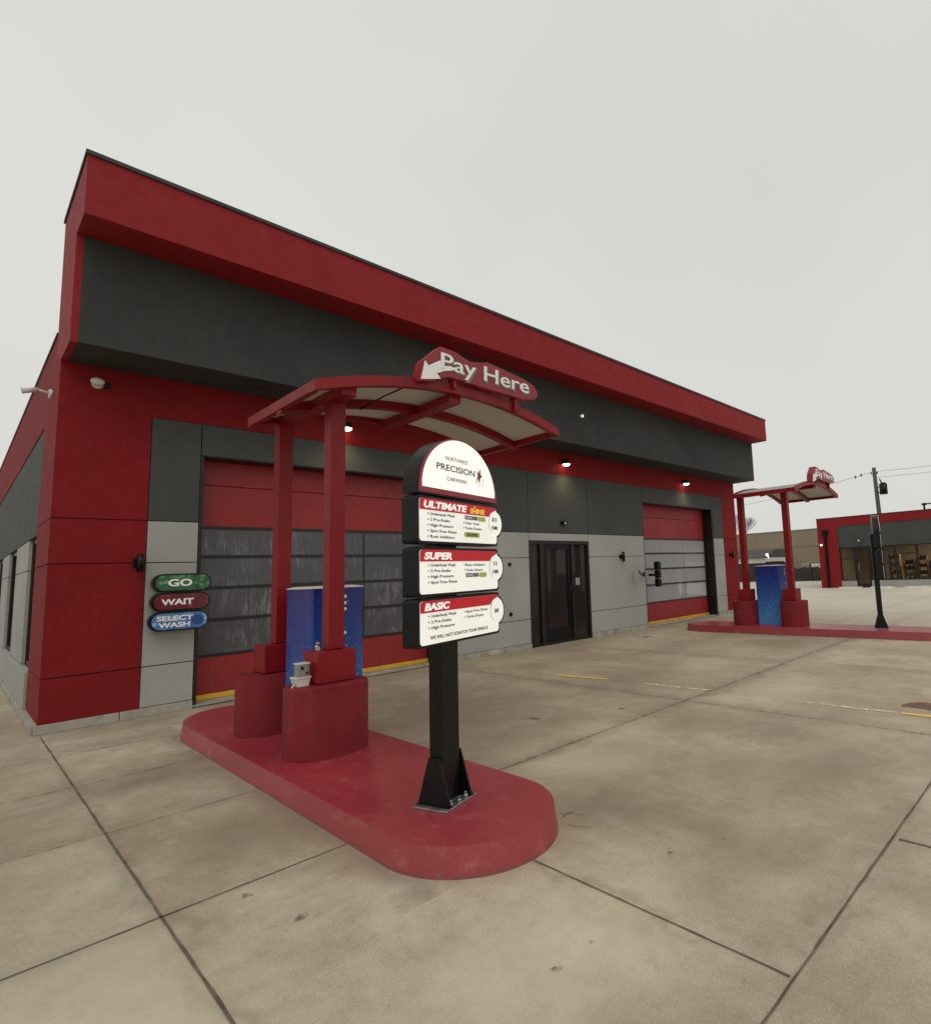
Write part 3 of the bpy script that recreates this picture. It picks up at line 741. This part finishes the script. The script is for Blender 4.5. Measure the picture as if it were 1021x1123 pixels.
# splash print on the kiosk is in its material; electrical box on the near pedestal
ebx = thing('junction_box', 'weathered grey electrical box on a white plate, on top of the near pedestal', 'junction box', (1.20, -3.60, .657))
b = B(); b.prism([(1.165, .657), (1.275, .657), (1.295, .735), (1.14, .735)], -3.67, -3.55, 'y'); b.box(1.135, 1.30, -3.68, -3.545, .735, .75); b.build('plate', 'white_metal', ebx)
b = B(); b.box(1.17, 1.285, -3.665, -3.56, .751, .87, bev=.006); b.build('box', 'grey_metal', ebx)
b = B(); b.box(1.165, 1.29, -3.67, -3.555, .871, .882); b.build('lid', 'white_metal', ebx)
for q in ((1.20, 1.225, .82, .85), (1.25, 1.268, .77, .795)): b = B(); b.box(q[0], q[1], -3.669, -3.6655, q[2], q[3]); b.build('knockout', 'black_metal', ebx)
b = B(); b.path([(1.16, -3.62, .68), (1.13, -3.64, .67), (1.115, -3.66, .64), (1.112, -3.66, .55)], .008, 8); b.build('conduit', 'white_metal', ebx); ebx.scale = (.8, .8, .82); ebx.location.x += .045
b = B(); b.tube((1.385, -3.62, .925), (1.385, -3.62, .975), .018, seg=12); b.tube((1.385, -3.62, .975), (1.40, -3.62, .995), .022, .012, 12); b.box(1.37, 1.40, -3.645, -3.63, .925, .96)
top(b, 'conduit_fitting', 'galvanised', 'small metal conduit fitting on the red base box of the near canopy post', 'conduit fitting', (1.385, -3.62, .922))

# menu sign (local frame: x along the boards, -y towards the reader)
PHI = .31
menu = thing('menu_sign', 'wash price menu on a black post with three white and red boards, near island', 'menu sign', (1.42, -5.41, ZI), rz=PHI, group='wash menu signs', local=True)
def Z(z): return z-ZI
b = B(); b.box(-.088, .088, -.05, .045, .012, Z(2.0), bev=.004); b.build('post', 'black_metal', menu)
b = B(); b.box(-.155, .155, -.13, .125, .0005, .012, bev=.002)
b.build('base_plate', 'galvanised', menu)
for sx in (-1, 1):
    b = B(); x = sx*.105
    b.prism([(-.128, .0125), (.118, .0125), (.035, .29), (-.045, .29)], x-.006, x+.006, 'x', bev=.0)
    b.box(x-.018, x+.018, -.128, .118, .0125, .02)
    b.build('gusset', 'black_metal', menu)
for bx, by in ((-.075, -.10), (0, -.105), (.075, -.10), (.06, .09), (-.06, .09)):
    b = B(); b.tube((bx, by, .0125), (bx, by, .03), .016, seg=6); b.tube((bx, by, .03), (bx, by, .045), .008, seg=8); b.build('bolt', 'galvanised', menu)
SL, SR = -.361, .463; YF = -.12
def plate(x0, x1, z0, z1, zt, rt, xt, r=.022):
    """board outline with the round price tab on its right edge"""
    a = math.degrees(math.acos(min(1, max(-1, (x1-xt)/rt))))
    return arc(x1-r, z0+r, r, -90, 0, 5) + arc(xt, zt, rt, -a, a, 16) + arc(x1-r, z1-r, r, 0, 90, 5) + arc(x0+r, z1-r, r, 90, 180, 5) + arc(x0+r, z0+r, r, 180, 270, 5)
boards = [('ULTIMATE', 1.719, 1.978), ('SUPER', 1.402, 1.667), ('BASIC', 1.106, 1.361)]
left_cols = {'ULTIMATE': ['Underbody Wash', '2 Pre-Soaks', 'High Pressure', 'Spot Free Rinse', 'Rust Inhibitor'],
             'SUPER': ['Underbody Wash', '2 Pre-Soaks', 'High Pressure', 'Spot Free Rinse'], 'BASIC': ['Underbody Wash', '2 Pre-Soaks', 'High Pressure']}
E = (1, 0, 0); U = (0, 0, 1)
for nm, z0, z1 in boards:
    z0, z1 = Z(z0), Z(z1); h = z1-z0; zt = z0+h*.56
    o = .016
    b = B(); b.prism(plate(SL-o, SR+o, z0-o, z1+o, zt, .106, SR-.020), YF, YF+.115, 'y'); cab = b.build('menu_board', 'black_metal', menu, label='black cabinet of the %s board' % nm)
    b = B(); b.prism(plate(SL, SR, z0, z1, zt, .089, SR-.020), YF-.004, YF-.0005, 'y'); b.build('face', 'menu_white', cab)
    zh = z1-h*.27
    a0 = math.degrees(math.asin(min(1, max(-1, (zh-zt)/.089))))
    # red header with the tab cut into it
    hp = [(SL+.0, zh)] + [(SR-.020-.089*math.cos(math.radians(a)), zt+.089*math.sin(math.radians(a))) for a in range(int(a0)+2, 76, 6) if zt+.089*math.sin(math.radians(a)) > zh] + arc(SR-.022, z1-.022, .022, 20, 90, 4) + arc(SL+.022, z1-.022, .022, 90, 180, 5)
    b = B(); b.prism(hp, YF-.0065, YF-.0045, 'y'); b.build('header_band', 'menu_red', cab)
    wd = {'ULTIMATE': .43, 'SUPER': .265, 'BASIC': .235}[nm]
    b = B(); b.text(nm, wd, (SL+.035, YF-.0075, zh+.014), E, U, .001, bold=.045, shear=.18, height=.042); b.build('title', 'title_white', cab)
    b = B()
    rows = left_cols[nm]
    for i, s_ in enumerate(rows):
        zz = zh-.030-.0345*i
        wdt = .0165*len(s_)+.01
        b.text(s_, wdt, (SL+.095, YF-.0052, zz), E, U, .0006, bold=.012, height=.017)
        b.prism(arc(SL+.075, zz+.008, .005, 0, 350, 8), YF-.0055, YF-.0045, 'y')
    RC = SL+.445
    if nm == 'ULTIMATE': rc = [(1, 'Clear Coat'), (2, 'Turbo Dryers')]
    elif nm == 'SUPER': rc = [(0, 'Rust Inhibitor'), (1, 'Turbo Dryers')]
    else: rc = [(0, 'Spot Free Rinse'), (1, 'Turbo Dryers')]
    for i, s_ in rc:
        zz = zh-.030-.0345*i
        b.text(s_, .0155*len(s_)+.008, (RC, YF-.0052, zz), E, U, .0006, bold=.010, height=.016)
        b.prism(arc(RC-.014, zz+.008, .005, 0, 350, 8), YF-.0055, YF-.0045, 'y')
    if nm == 'BASIC': b.text('WE WILL NOT SCRATCH YOUR VEHICLE', .60, (SL+.085, YF-.0052, z0+.028), E, U, .0006, bold=.012, height=.020)
    pr = {'ULTIMATE': (('$15', .062, .018), ('10 MIN', .075, -.042)), 'SUPER': (('12', .045, .018), ('8 MIN', .07, -.040)), 'BASIC': (('$8', .055, -.012),)}[nm]
    for s_, w_, dz in pr: b.text(s_, w_, (SR-.025, YF-.0052, zt+dz), E, U, .0006, bold=.02, height=.026, center=True)
    b.path([(SR-.025-.075*math.cos(math.radians(a)), YF-.0046, zt+.075*math.sin(math.radians(a))) for a in range(-60, 50, 15)], .0012, 4)
    b.build('lettering', 'ink', cab)
    if nm != 'BASIC':
        zz = zh-.034-.0345*(0 if nm == 'ULTIMATE' else 2)
        b = B(); b.box(RC+.0, RC+.075, YF-.006, YF-.0046, zz, zz+.026); b.build('coloured_patch', 'plum', cab)
        b = B(); b.box(RC+.08, RC+.145, YF-.006, YF-.0046, zz, zz+.026); b.build('coloured_patch', 'ink_grey', cab)
        b = B(); b.prism(rrect(RC+.15, RC+.24, zz-.004, zz+.028, .015, 5), YF-.006, YF-.0046, 'y'); b.build('coloured_patch', 'lime', cab)
        b = B(); b.text('FOAM', .06, (RC+.006, YF-.0065, zz+.005), E, U, .0005, bold=.02, height=.016); b.build('patch_lettering', 'white_ink', cab)
    if nm == 'ULTIMATE':
        zz = zh-.034-.0345*3.3
        b = B(); b.prism(rrect(RC-.01, RC+.165, zz-.004, zz+.030, .015, 5), YF-.006, YF-.0046, 'y'); b.build('coloured_patch', 'lime', cab)
        b = B(); b.text('SHINE', .12, (RC+.02, YF-.0065, zz+.003), E, U, .0005, bold=.02, height=.020); b.build('patch_lettering', 'ink', cab)
        b = B(); b.text('SHINE', .17, (SL+.50, YF-.0085, zh+.012), E, U, .001, bold=.06, shear=.1, height=.034); b.prism([(SL+.54, zh+.05), (SL+.555, zh+.062), (SL+.57, zh+.05)], YF-.0085, YF-.0070, 'y'); b.build('gold_title', 'gold', cab)
# domed header
dz, da = Z(2.036), Z(2.416)
cxm = (SL+SR)/2; hw = (SR-SL)/2
def dome(d, zb): return [(cxm-hw-d, zb), (cxm+hw+d, zb)] + [(cxm+(hw+d)*math.cos(math.radians(a)), zb+.012+(da-dz-.012+d)*math.sin(math.radians(a))) for a in range(4, 178, 5)]
b = B(); b.prism(dome(.012, dz-.030), YF, YF+.115, 'y'); hd = b.build('header_cabinet', 'black_metal', menu)
b = B(); b.prism(dome(.006, dz-.020), YF-.005, YF-.0005, 'y'); b.build('border', 'border_red', hd)
b = B(); pts = [(cxm-hw+.024, dz+.012), (cxm+hw-.024, dz+.012)] + [(cxm+(hw-.021)*math.cos(math.radians(a)), dz+.014+(da-dz-.038)*math.sin(math.radians(a))) for a in range(4, 178, 5)]
b.prism(pts, YF-.009, YF-.0055, 'y'); b.build('face', 'face_white', hd)
b = B(); b.text('PRECISION', .405, (SL+.155, YF-.0095, dz+.138), E, U, .001, bold=.012, height=.041); b.build('lettering', 'ink', hd)
b = B(); b.text('NORTHWEST', .24, (SL+.245, YF-.0095, dz+.207), E, U, .001, bold=.0, height=.026)
b.text('CARWASH', .21, (SL+.255, YF-.0095, dz+.075), E, U, .001, bold=.01, height=.026); b.build('small_lettering', 'ink_grey', hd)
sc = (SL+.615, dz+.150)
b = B(); b.prism([(sc[0]+a, sc[1]+c) for a, c in ((-.04,.035),(-.012,.018),(.012,.055),(.012,.014),(.035,.0),(.010,-.012),(.0,-.06),(-.014,-.018),(-.045,-.065),(-.025,-.01),(-.02,.006))], YF-.0105, YF-.0092, 'y'); b.build('emblem', 'star_red', hd)
b = B(); b.path([(sc[0]+.005+.04*math.cos(math.radians(a)), YF-.0100, sc[1]-.035+.035*math.sin(math.radians(a))) for a in range(-120, 60, 18)], .0014, 4); b.build('emblem_swoosh', 'ink_grey', hd)

# the near pay station stands on the 0.15 m kerb: its pieces are 3 % smaller and nearer than first laid out
CAM = Vector((-.7203, -8.5819, 1.5)); KS = (1.5-.1505)/(1.5-.110)
for o in isl.children:
    if o.name.startswith('pedestal'):
        for v in o.data.vertices: v.co = CAM + KS*(v.co + isl.location - CAM) - isl.location
for o in [sta, pay, kio, menu, ebx] + [q for q in bpy.data.objects if q.name == 'conduit_fitting']:
    o.location = CAM + KS*(o.location - CAM); o.scale = o.scale*KS
# the far lane's copies
DX, DY = 10.09, .14
def place(src, lab, dx=DX, dy=DY):
    c = copy_tree(src); c.location = Vector(src.location) + Vector((dx, dy, 0)); c['label'] = lab; return c
place(isl, 'long red painted concrete island with rounded ends in the far lane', dx=DX, dy=DY)
far_slab = [o for o in bpy.data.objects if o.name == 'kerb_slab.001'][0]; far_slab.data = far_slab.data.copy()
for v in far_slab.data.vertices:
    if v.co.y < -1: v.co.y -= .55
    v.co.y -= .12; v.co.x -= .10*(v.co.y > 1)
place(sta, 'red steel canopy with an arched translucent roof over the far pay station')
place(pay, 'Pay Here sign seen from its side on the far canopy')
place(kio, 'blue printed pay kiosk between the far red pedestals')
place(menu, 'wash menu on a black post seen edge-on on the far island')

# ---------------------------------------------------------------- background
# second shop of the same style across the lot
BX = 32.
sh = thing('shop_building', 'low red and grey shop with lit windows across the parking lot', 'building', (BX+8, -7, 0))
b = B(); b.box(BX, BX+.3, 1.86, 2.95, 0, 3.42); b.box(BX, BX+.3, -20, 2.95, 3.42, 3.86); b.box(BX, BX+.3, -20, -18.9, 0, 3.42)
b.box(BX+.3, BX+16, 2.65, 2.95, 0, 3.86); b.box(BX+.3, BX+16, -20, -19.7, 0, 3.86)
b.build('red_wall', 'red_fascia', sh)
b = B(); b.box(BX-.03, BX+16, 2.96, -20.02, 3.862, 3.90); b.build('parapet_cap', 'cap_metal', sh)
b = B(); b.box(BX+.03, BX+.3, -18.9, 1.855, 2.19, 3.415); b.build('grey_band', 'dark_panel', sh)
b = B(); b.box(BX+.02, BX+.3, 1.07, 1.855, 0, .37); b.box(BX+.02, BX+.3, -18.9, .32, 0, .37); b.build('low_wall', 'light_panel', sh)
b = B(); b.box(BX+.3, BX+16, -19.7, 2.65, 3.2, 3.4); b.build('roof', 'roof', sh)
M['shop_cream'] = paint('shop_cream', (.26, .21, .15), .8)
b = B(); b.box(BX+6, BX+6.2, -19.7, 2.65, .01, 3.19); b.box(BX+.31, BX+6, 2.55, 2.64, .01, 3.19); b.build('back_room_wall', 'shop_cream', sh)
b = B(); b.box(BX+.3, BX+6, -19.6, 2.64, .004, .012); b.build('floor', 'interior_floor', sh)
yy = [1.86, 1.07]
b = B(); b.box(BX+.08, BX+.16, 1.07, 1.13, .371, 2.189); b.box(BX+.08, BX+.16, 1.79, 1.855, .371, 2.189); b.box(BX+.08, BX+.16, 1.13, 1.79, .371, .43); b.box(BX+.08, BX+.16, 1.13, 1.79, 2.13, 2.189); b.box(BX+.08, BX+.16, 1.13, 1.79, 1.55, 1.59)
w = b.build('window', 'black_frame', sh); b = B(); b.box(BX+.115, BX+.125, 1.13, 1.79, .43, 2.13); b.build('pane', 'shop_glass', w)
b = B(); b.box(BX+.06, BX+.16, .32, .42, .002, 2.189); b.box(BX+.06, BX+.16, .96, 1.065, .002, 2.189); b.box(BX+.06, BX+.16, .42, .96, .002, .18); b.box(BX+.06, BX+.16, .42, .96, 2.08, 2.189)
w = b.build('door', 'black_frame', sh); b = B(); b.box(BX+.115, BX+.125, .42, .96, .18, 2.08); b.build('pane', 'shop_glass', w); b = B(); b.tube((BX+.03, .9, .9), (BX+.03, .9, 1.3), .014); b.build('handle', 'grey_metal', w)
y = .315; k = 0
while y > -18.8:
    y2 = max(-18.9, y-(.62 if k < 2 else 1.0)); 
    b = B(); b.box(BX+.08, BX+.16, y2, y2+.05, .371, 2.189); b.box(BX+.08, BX+.16, y-.05, y, .371, 2.189); b.box(BX+.08, BX+.16, y2+.05, y-.05, .371, .42); b.box(BX+.08, BX+.16, y2+.05, y-.05, 2.14, 2.189)
    if k % 2 == 0: b.box(BX+.08, BX+.16, y2+.05, y-.05, 1.72, 1.76)
    w = b.build('window', 'black_frame', sh); b = B(); b.box(BX+.115, BX+.125, y2+.05, y-.05, .42, 2.14); b.build('pane', 'shop_glass', w)
    y = y2; k += 1
t = thing('downspout', 'black downspout with a funnel head on the red wall of the far shop', 'downspout', (BX-.05, 2.52, 0))
b = B(); b.box(BX-.12, BX-.005, 2.36, 2.66, 2.98, 3.22); b.prism([(2.36, 2.98), (2.66, 2.98), (2.60, 2.84), (2.44, 2.84)], BX-.11, BX-.005, 'x'); b.build('funnel_head', 'black_metal', t)
b = B(); b.box(BX-.10, BX-.005, 2.46, 2.58, .0, 2.84); b.build('pipe', 'black_metal', t)
t = thing('vent', 'small dark roof vent on top of the far shop', 'roof vent', (BX+1, -2.3, 3.90))
b = B(); b.tube((BX+1, -2.3, 3.9), (BX+1, -2.3, 4.2), .05, seg=10); b.build('stack', 'black_metal', t)
b = B(); b.tube((BX+1, -2.3, 4.2), (BX+1, -2.3, 4.3), .13, .10, 12); b.tube((BX+1, -2.3, 4.25), (BX+1, -2.62, 4.25), .035, seg=8); b.build('cowl', 'black_metal', t)
for y, z, lab in ((2.77, 2.40, 'small lit white lamp on the red end pier of the far shop'), (.77, 2.52, 'small pale lamp on the grey band above the far shop door')):
    b = B(); b.tube((BX+.02, y, z), (BX-.06, y, z), .05, .04, 10); b.ball((BX-.08, y, z), .05)
    top(b, 'shop_lamp', ['lamp_glow_small'] if y > 2 else 'white_metal', lab, 'lamp', (BX, y, z))
# what the lit shop shows through the glass
CL = ['clothes_dark', 'clothes_rust', 'clothes_pale', 'clothes_olive']
M['clothes_dark'] = plain('clothes_dark', (.03, .025, .022), .8); M['clothes_rust'] = plain('clothes_rust', (.20, .06, .035), .8)
M['clothes_pale'] = plain('clothes_pale', (.42, .38, .32), .8); M['clothes_olive'] = plain('clothes_olive', (.14, .12, .06), .8)
M['shelf_wood'] = paint('shelf_wood', (.22, .13, .06), .6)
words = ['dark', 'rust red', 'pale', 'olive']
sy = [-.45, -1.15, -1.75, -2.35, -3.1, -3.9]
for i, y in enumerate(sy):
    t = thing('display_shelf', '%s shop shelf full of goods behind the window, %s from the door' % (['tall dark', 'rusty red', 'pale', 'brown', 'tall brown', 'low rust'][i], ['first', 'second', 'third', 'fourth', 'fifth', 'sixth'][i]), 'shelf', (BX+1.9, y, .012), group='shelves in the far shop')
    hh = random.choice((1.3, 1.6, 1.75))
    b = B(); b.box(BX+1.7, BX+2.1, y-.26, y-.23, .013, hh); b.box(BX+1.7, BX+2.1, y+.23, y+.26, .013, hh)
    for q in range(4): b.box(BX+1.7, BX+2.1, y-.23, y+.23, .2+q*hh*.24, .23+q*hh*.24)
    b.build('rack', 'shelf_wood', t)
    for q in range(4):
        b = B(); yy_ = y-.22
        while yy_ < y+.16:
            wv = random.uniform(.05, .10); b.box(BX+1.72, BX+1.9, yy_, yy_+wv*.85, .231+q*hh*.24, .231+q*hh*.24+random.uniform(.12, .26)); yy_ += wv
        b.build('goods', CL[(i+q) % 4], t)
for y, p in ((.2, 30), (-2.2, 430), (-6, 400), (-11, 320)):
    t = thing('shop_ceiling_light', 'warm ceiling light glowing inside the far shop', 'ceiling light', (BX+2.6, y, 2.9), group='ceiling lights in the far shop')
    b = B(); b.box(BX+2.3, BX+2.9, y-.6, y+.6, 2.93, 2.99); b.build('housing', 'white_metal', t)
    b = B(); b.box(BX+2.34, BX+2.86, y-.56, y+.56, 2.915, 2.928); b.build('diffuser', 'lamp_warm', t) if 'lamp_warm' in M else (M.update(lamp_warm=plain('lamp_warm', (1, .82, .56), .5, emit=3)), b.build('diffuser', 'lamp_warm', t))
    L = bpy.data.lights.new('ceiling_light_glow', 'AREA'); L.energy = p; L.color = (1, .84, .60); L.size = .6; L.shape = 'RECTANGLE'; L.size_y = 1.2
    lo = bpy.data.objects.new('ceiling_light_glow', L); col.objects.link(lo); lo.location = (0, 0, -.02); lo.parent = t
# parking blocks
for i, y in enumerate((1.0, -.55, -2.1, -3.65, -5.2, -6.75)):
    b = B(); b.prism([(BX-1.55, 0), (BX-1.25, 0), (BX-1.31, .11), (BX-1.49, .11)], y-.55, y+.55, 'y')
    top(b, 'parking_block', 'kerb_white', 'pale concrete parking block in front of the far shop', 'parking block', (BX-1.4, y, 0), 'parking blocks before the far shop')
# tan warehouse
wh = thing('warehouse', 'long windowless tan warehouse beyond the lot', 'building', (62, 12, 0))
b = B(); b.box(55, 75, 2.0, 60, 0, 4.62); b.build('wall', 'tan_wall', wh)
b = B(); b.box(54.95, 75.05, 1.95, 60.05, 4.621, 4.70); b.box(54.97, 55, 2.0, 60, 3.0, 3.03)
b.build('roof_edge', 'tan_wall', wh)
sd = thing('shed', 'small white walled shed with a dark sloping roof before the tan warehouse', 'shed', (46, 14, 0))
b = B(); b.box(45, 49, 11.7, 20, 0, 1.55); b.build('lower_wall', 'dark_fence', sd)
b = B(); b.box(44.9, 49.1, 11.6, 20, 1.555, 1.98); b.build('fascia', 'shed_white', sd)
b = B(); b.prism([(44.7, 1.99), (49.3, 1.99), (49.3, 2.75), (47, 2.7)], 11.9, 20, 'y'); b.build('roof', 'shed_roof', sd)
b = B(); b.ball((44.6, 11.65, 2.22), .11); b.tube((44.6, 11.65, 2.2), (44.9, 11.65, 2.0), .03)
top(b, 'yard_lamp', 'lamp_glow_small', 'small lit lamp on the corner of the white shed', 'lamp', (44.6, 11.65, 2.0))
b = B(); b.box(44.2, 44.9, 10.5, 11.5, 0, 1.55); b.box(44.1, 45.0, 10.4, 11.6, 1.55, 1.66)
top(b, 'utility_cabinet', 'dark_fence', 'dark metal utility cabinet beside the white shed', 'cabinet', (44.5, 11, 0))
fe = thing('yard_fence', 'tall dark board fence between warehouse and far shop', 'fence', (44, 6.5, 0))
b = B()
yv = 3.1
while yv < 10.4: b.box(44.0, 44.05, yv, yv+.28, 0, 1.05+.05*math.sin(yv*7)); yv += .30
b.build('boards', 'dark_fence', fe)
for yv in (3.1, 5.5, 7.9, 10.3):
    b = B(); b.box(43.9, 43.99, yv-.05, yv+.05, 0, 1.35); b.build('post', 'dark_fence', fe)
# junk showing over the fence
for i, (yv, hh, mt, lab) in enumerate(((8.6, .30, 'grey_metal', 'grey crate showing over the fence, left one'), (7.9, .22, 'white_metal', 'pale bundle showing over the fence'), (7.0, .26, 'grey_metal', 'grey crate showing over the fence, right one'))):
    b = B(); b.box(44.6, 45.4, yv-.3, yv+.3, 0, 1.05+hh, bev=.05); b.box(44.7, 45.3, yv-.2, yv+.2, 1.05+hh, 1.1+hh)
    top(b, 'stacked_crate', mt, lab, 'crate', (45, yv, 0))
# bare trees
def tree(x, y, h, lab, seed):
    rnd = random.Random(seed)
    t = thing('bare_tree', lab, 'tree', (x, y, 0), group='bare trees behind the warehouse')
    tb, cb = B(), B()
    def grow(p, d, L, r, dep):
        q = p + d*L
        (tb if dep < 2 else cb).tube(p, q, r, r*.7, 6 if dep < 2 else 4, caps=False)
        if dep >= 6: return
        for k in range(3 if dep > 0 else 4):
            nd = (d + Vector((rnd.uniform(-1, 1), rnd.uniform(-1, 1), rnd.uniform(-.25, .7)))*.62).normalized()
            grow(p + d*L*rnd.uniform(.6, 1), nd, L*rnd.uniform(.62, .8), r*.6, dep+1)
    grow(Vector((x, y, 0)), Vector((0, 0, 1)), h*.42, h*.022, 0)
    tb.build('trunk', 'bark', t); cb.build('crown', 'twig', t)
tree(80, 32.6, 8.6, 'bare tree whose thin crown shows above the warehouse, beside the far canopy post', 3)
tree(86, 41, 8.2, 'taller bare tree half hidden by the far corner of the car wash', 9)
# utility pole and wires
po = thing('utility_pole', 'dark utility pole with a transformer rising behind the far shop', 'utility pole', (50, 4.1, 0))
b = B(); b.tube((50, 4.05, 0), (50, 4.22, 9.05), .19, .15, 12); b.build('pole', 'wood_pole', po)
b = B()
for yy_, zz in ((4.45, 8.62), (4.0, 8.62)): b.tube((50, yy_, zz-.1), (50, yy_, zz+.08), .05, seg=8); b.tube((50, 4.2, zz-.1), (50, yy_, zz-.1), .025, seg=6)
b.build('insulator', 'wood_pole', po)
b = B(); b.tube((49.9, 3.62, 6.75), (49.9, 3.62, 7.6), .30, seg=16); b.tube((49.9, 3.62, 7.6), (49.9, 3.62, 7.72), .30, .14, 16); b.tube((49.9, 3.72, 7.72), (49.9, 3.85, 8.05), .05, seg=8); b.box(49.9, 50, 3.85, 4.1, 7.35, 7.42); b.box(49.9, 50, 3.85, 4.1, 6.9, 6.97); b.build('transformer', 'black_metal', po)
def wire(a, c, sag, lab, beads=()):
    a, c = Vector(a), Vector(c); n = 24
    b = B(); P = lambda f: a.lerp(c, f) - Vector((0, 0, sag*4*f*(1-f)))
    b.path([P(i/n) for i in range(n+1)], .016, 4)
    for f in beads: b.ball(P(f), .11, (.7, .7, 1.3), seg=8)
    top(b, 'power_line', 'wire', lab, 'power line', tuple(a))
wire((50, 4.45, 8.7), (60, 30, 8.0), .5, 'upper power line running left from the utility pole, with a spacer on it', (.035, .055))
wire((50, 4.0, 8.7), (50, -30, 9.1), .4, 'upper power line running right from the utility pole')
wire((50, 4.05, 8.2), (50, -30, 8.7), .4, 'lower power line running right from the utility pole')

# ---------------------------------------------------------------- camera
cam = bpy.data.cameras.new('camera'); co = bpy.data.objects.new('camera', cam); col.objects.link(co); scene.camera = co
Rr = [(.66483514, -.74584753, -.04130013), (-.05666587, -.10548596, .99280496), (.74483771, .65771132, .11239487)]
rot = Matrix(((Rr[0][0], Rr[1][0], -Rr[2][0]), (Rr[0][1], Rr[1][1], -Rr[2][1]), (Rr[0][2], Rr[1][2], -Rr[2][2])))
co.matrix_world = Matrix.Translation((-.7203, -8.5819, 1.5)) @ rot.to_4x4()
cam.sensor_fit = 'HORIZONTAL'; cam.sensor_width = 36; cam.lens = 36*619.83/1021
cam.shift_x = (510.5-643.8)/1021; cam.shift_y = (556.03-561.5)/1021
cam.clip_start = .05; cam.clip_end = 1500

# ---------------------------------------------------------------- light: overcast
w = bpy.data.worlds.new('World'); scene.world = w; w.use_nodes = True
nt = w.node_tree; bg = nt.nodes['Background']
SUN_EL, SUN_AZ = math.radians(52), math.radians(215)
sky = nt.nodes.new('ShaderNodeTexSky'); sky.sky_type = 'NISHITA'; sky.sun_disc = False
sky.sun_elevation = SUN_EL; sky.sun_rotation = SUN_AZ; sky.air_density = 1.5; sky.dust_density = 5
hs = nt.nodes.new('ShaderNodeHueSaturation'); hs.inputs['Saturation'].default_value = .12; nt.links.new(sky.outputs[0], hs.inputs['Color'])
tc = nt.nodes.new('ShaderNodeTexCoord')
nz = nt.nodes.new('ShaderNodeTexNoise'); nz.inputs['Scale'].default_value = 1.3; nz.inputs['Detail'].default_value = 3; nt.links.new(tc.outputs['Generated'], nz.inputs['Vector'])
cr = nt.nodes.new('ShaderNodeValToRGB'); cr.color_ramp.elements[0].position = .3; cr.color_ramp.elements[0].color = (6.75, 6.80, 6.42, 1)
cr.color_ramp.elements[1].position = .75; cr.color_ramp.elements[1].color = (7.65, 7.68, 7.28, 1); nt.links.new(nz.outputs['Fac'], cr.inputs['Fac'])
mx = nt.nodes.new('ShaderNodeMix'); mx.data_type = 'RGBA'; mx.inputs[0].default_value = .94
nt.links.new(hs.outputs[0], mx.inputs[6]); nt.links.new(cr.outputs[0], mx.inputs[7])
nt.links.new(mx.outputs[2], bg.inputs['Color']); bg.inputs['Strength'].default_value = .1
sl = bpy.data.lights.new('sun', 'SUN'); sl.energy = .55; sl.angle = math.radians(35); sl.color = (1, .97, .92)
so = bpy.data.objects.new('sun', sl); col.objects.link(so)
d = Vector((math.sin(SUN_AZ)*math.cos(SUN_EL), math.cos(SUN_AZ)*math.cos(SUN_EL), math.sin(SUN_EL)))
so.rotation_euler = d.to_track_quat('Z', 'Y').to_euler(); so.location = (0, 0, 20)
scene.view_settings.view_transform = 'Standard'; scene.view_settings.look = 'None'; scene.view_settings.exposure = 0; scene.view_settings.gamma = 1
for o in bpy.data.objects:
    if '_local' in o: del o['_local']
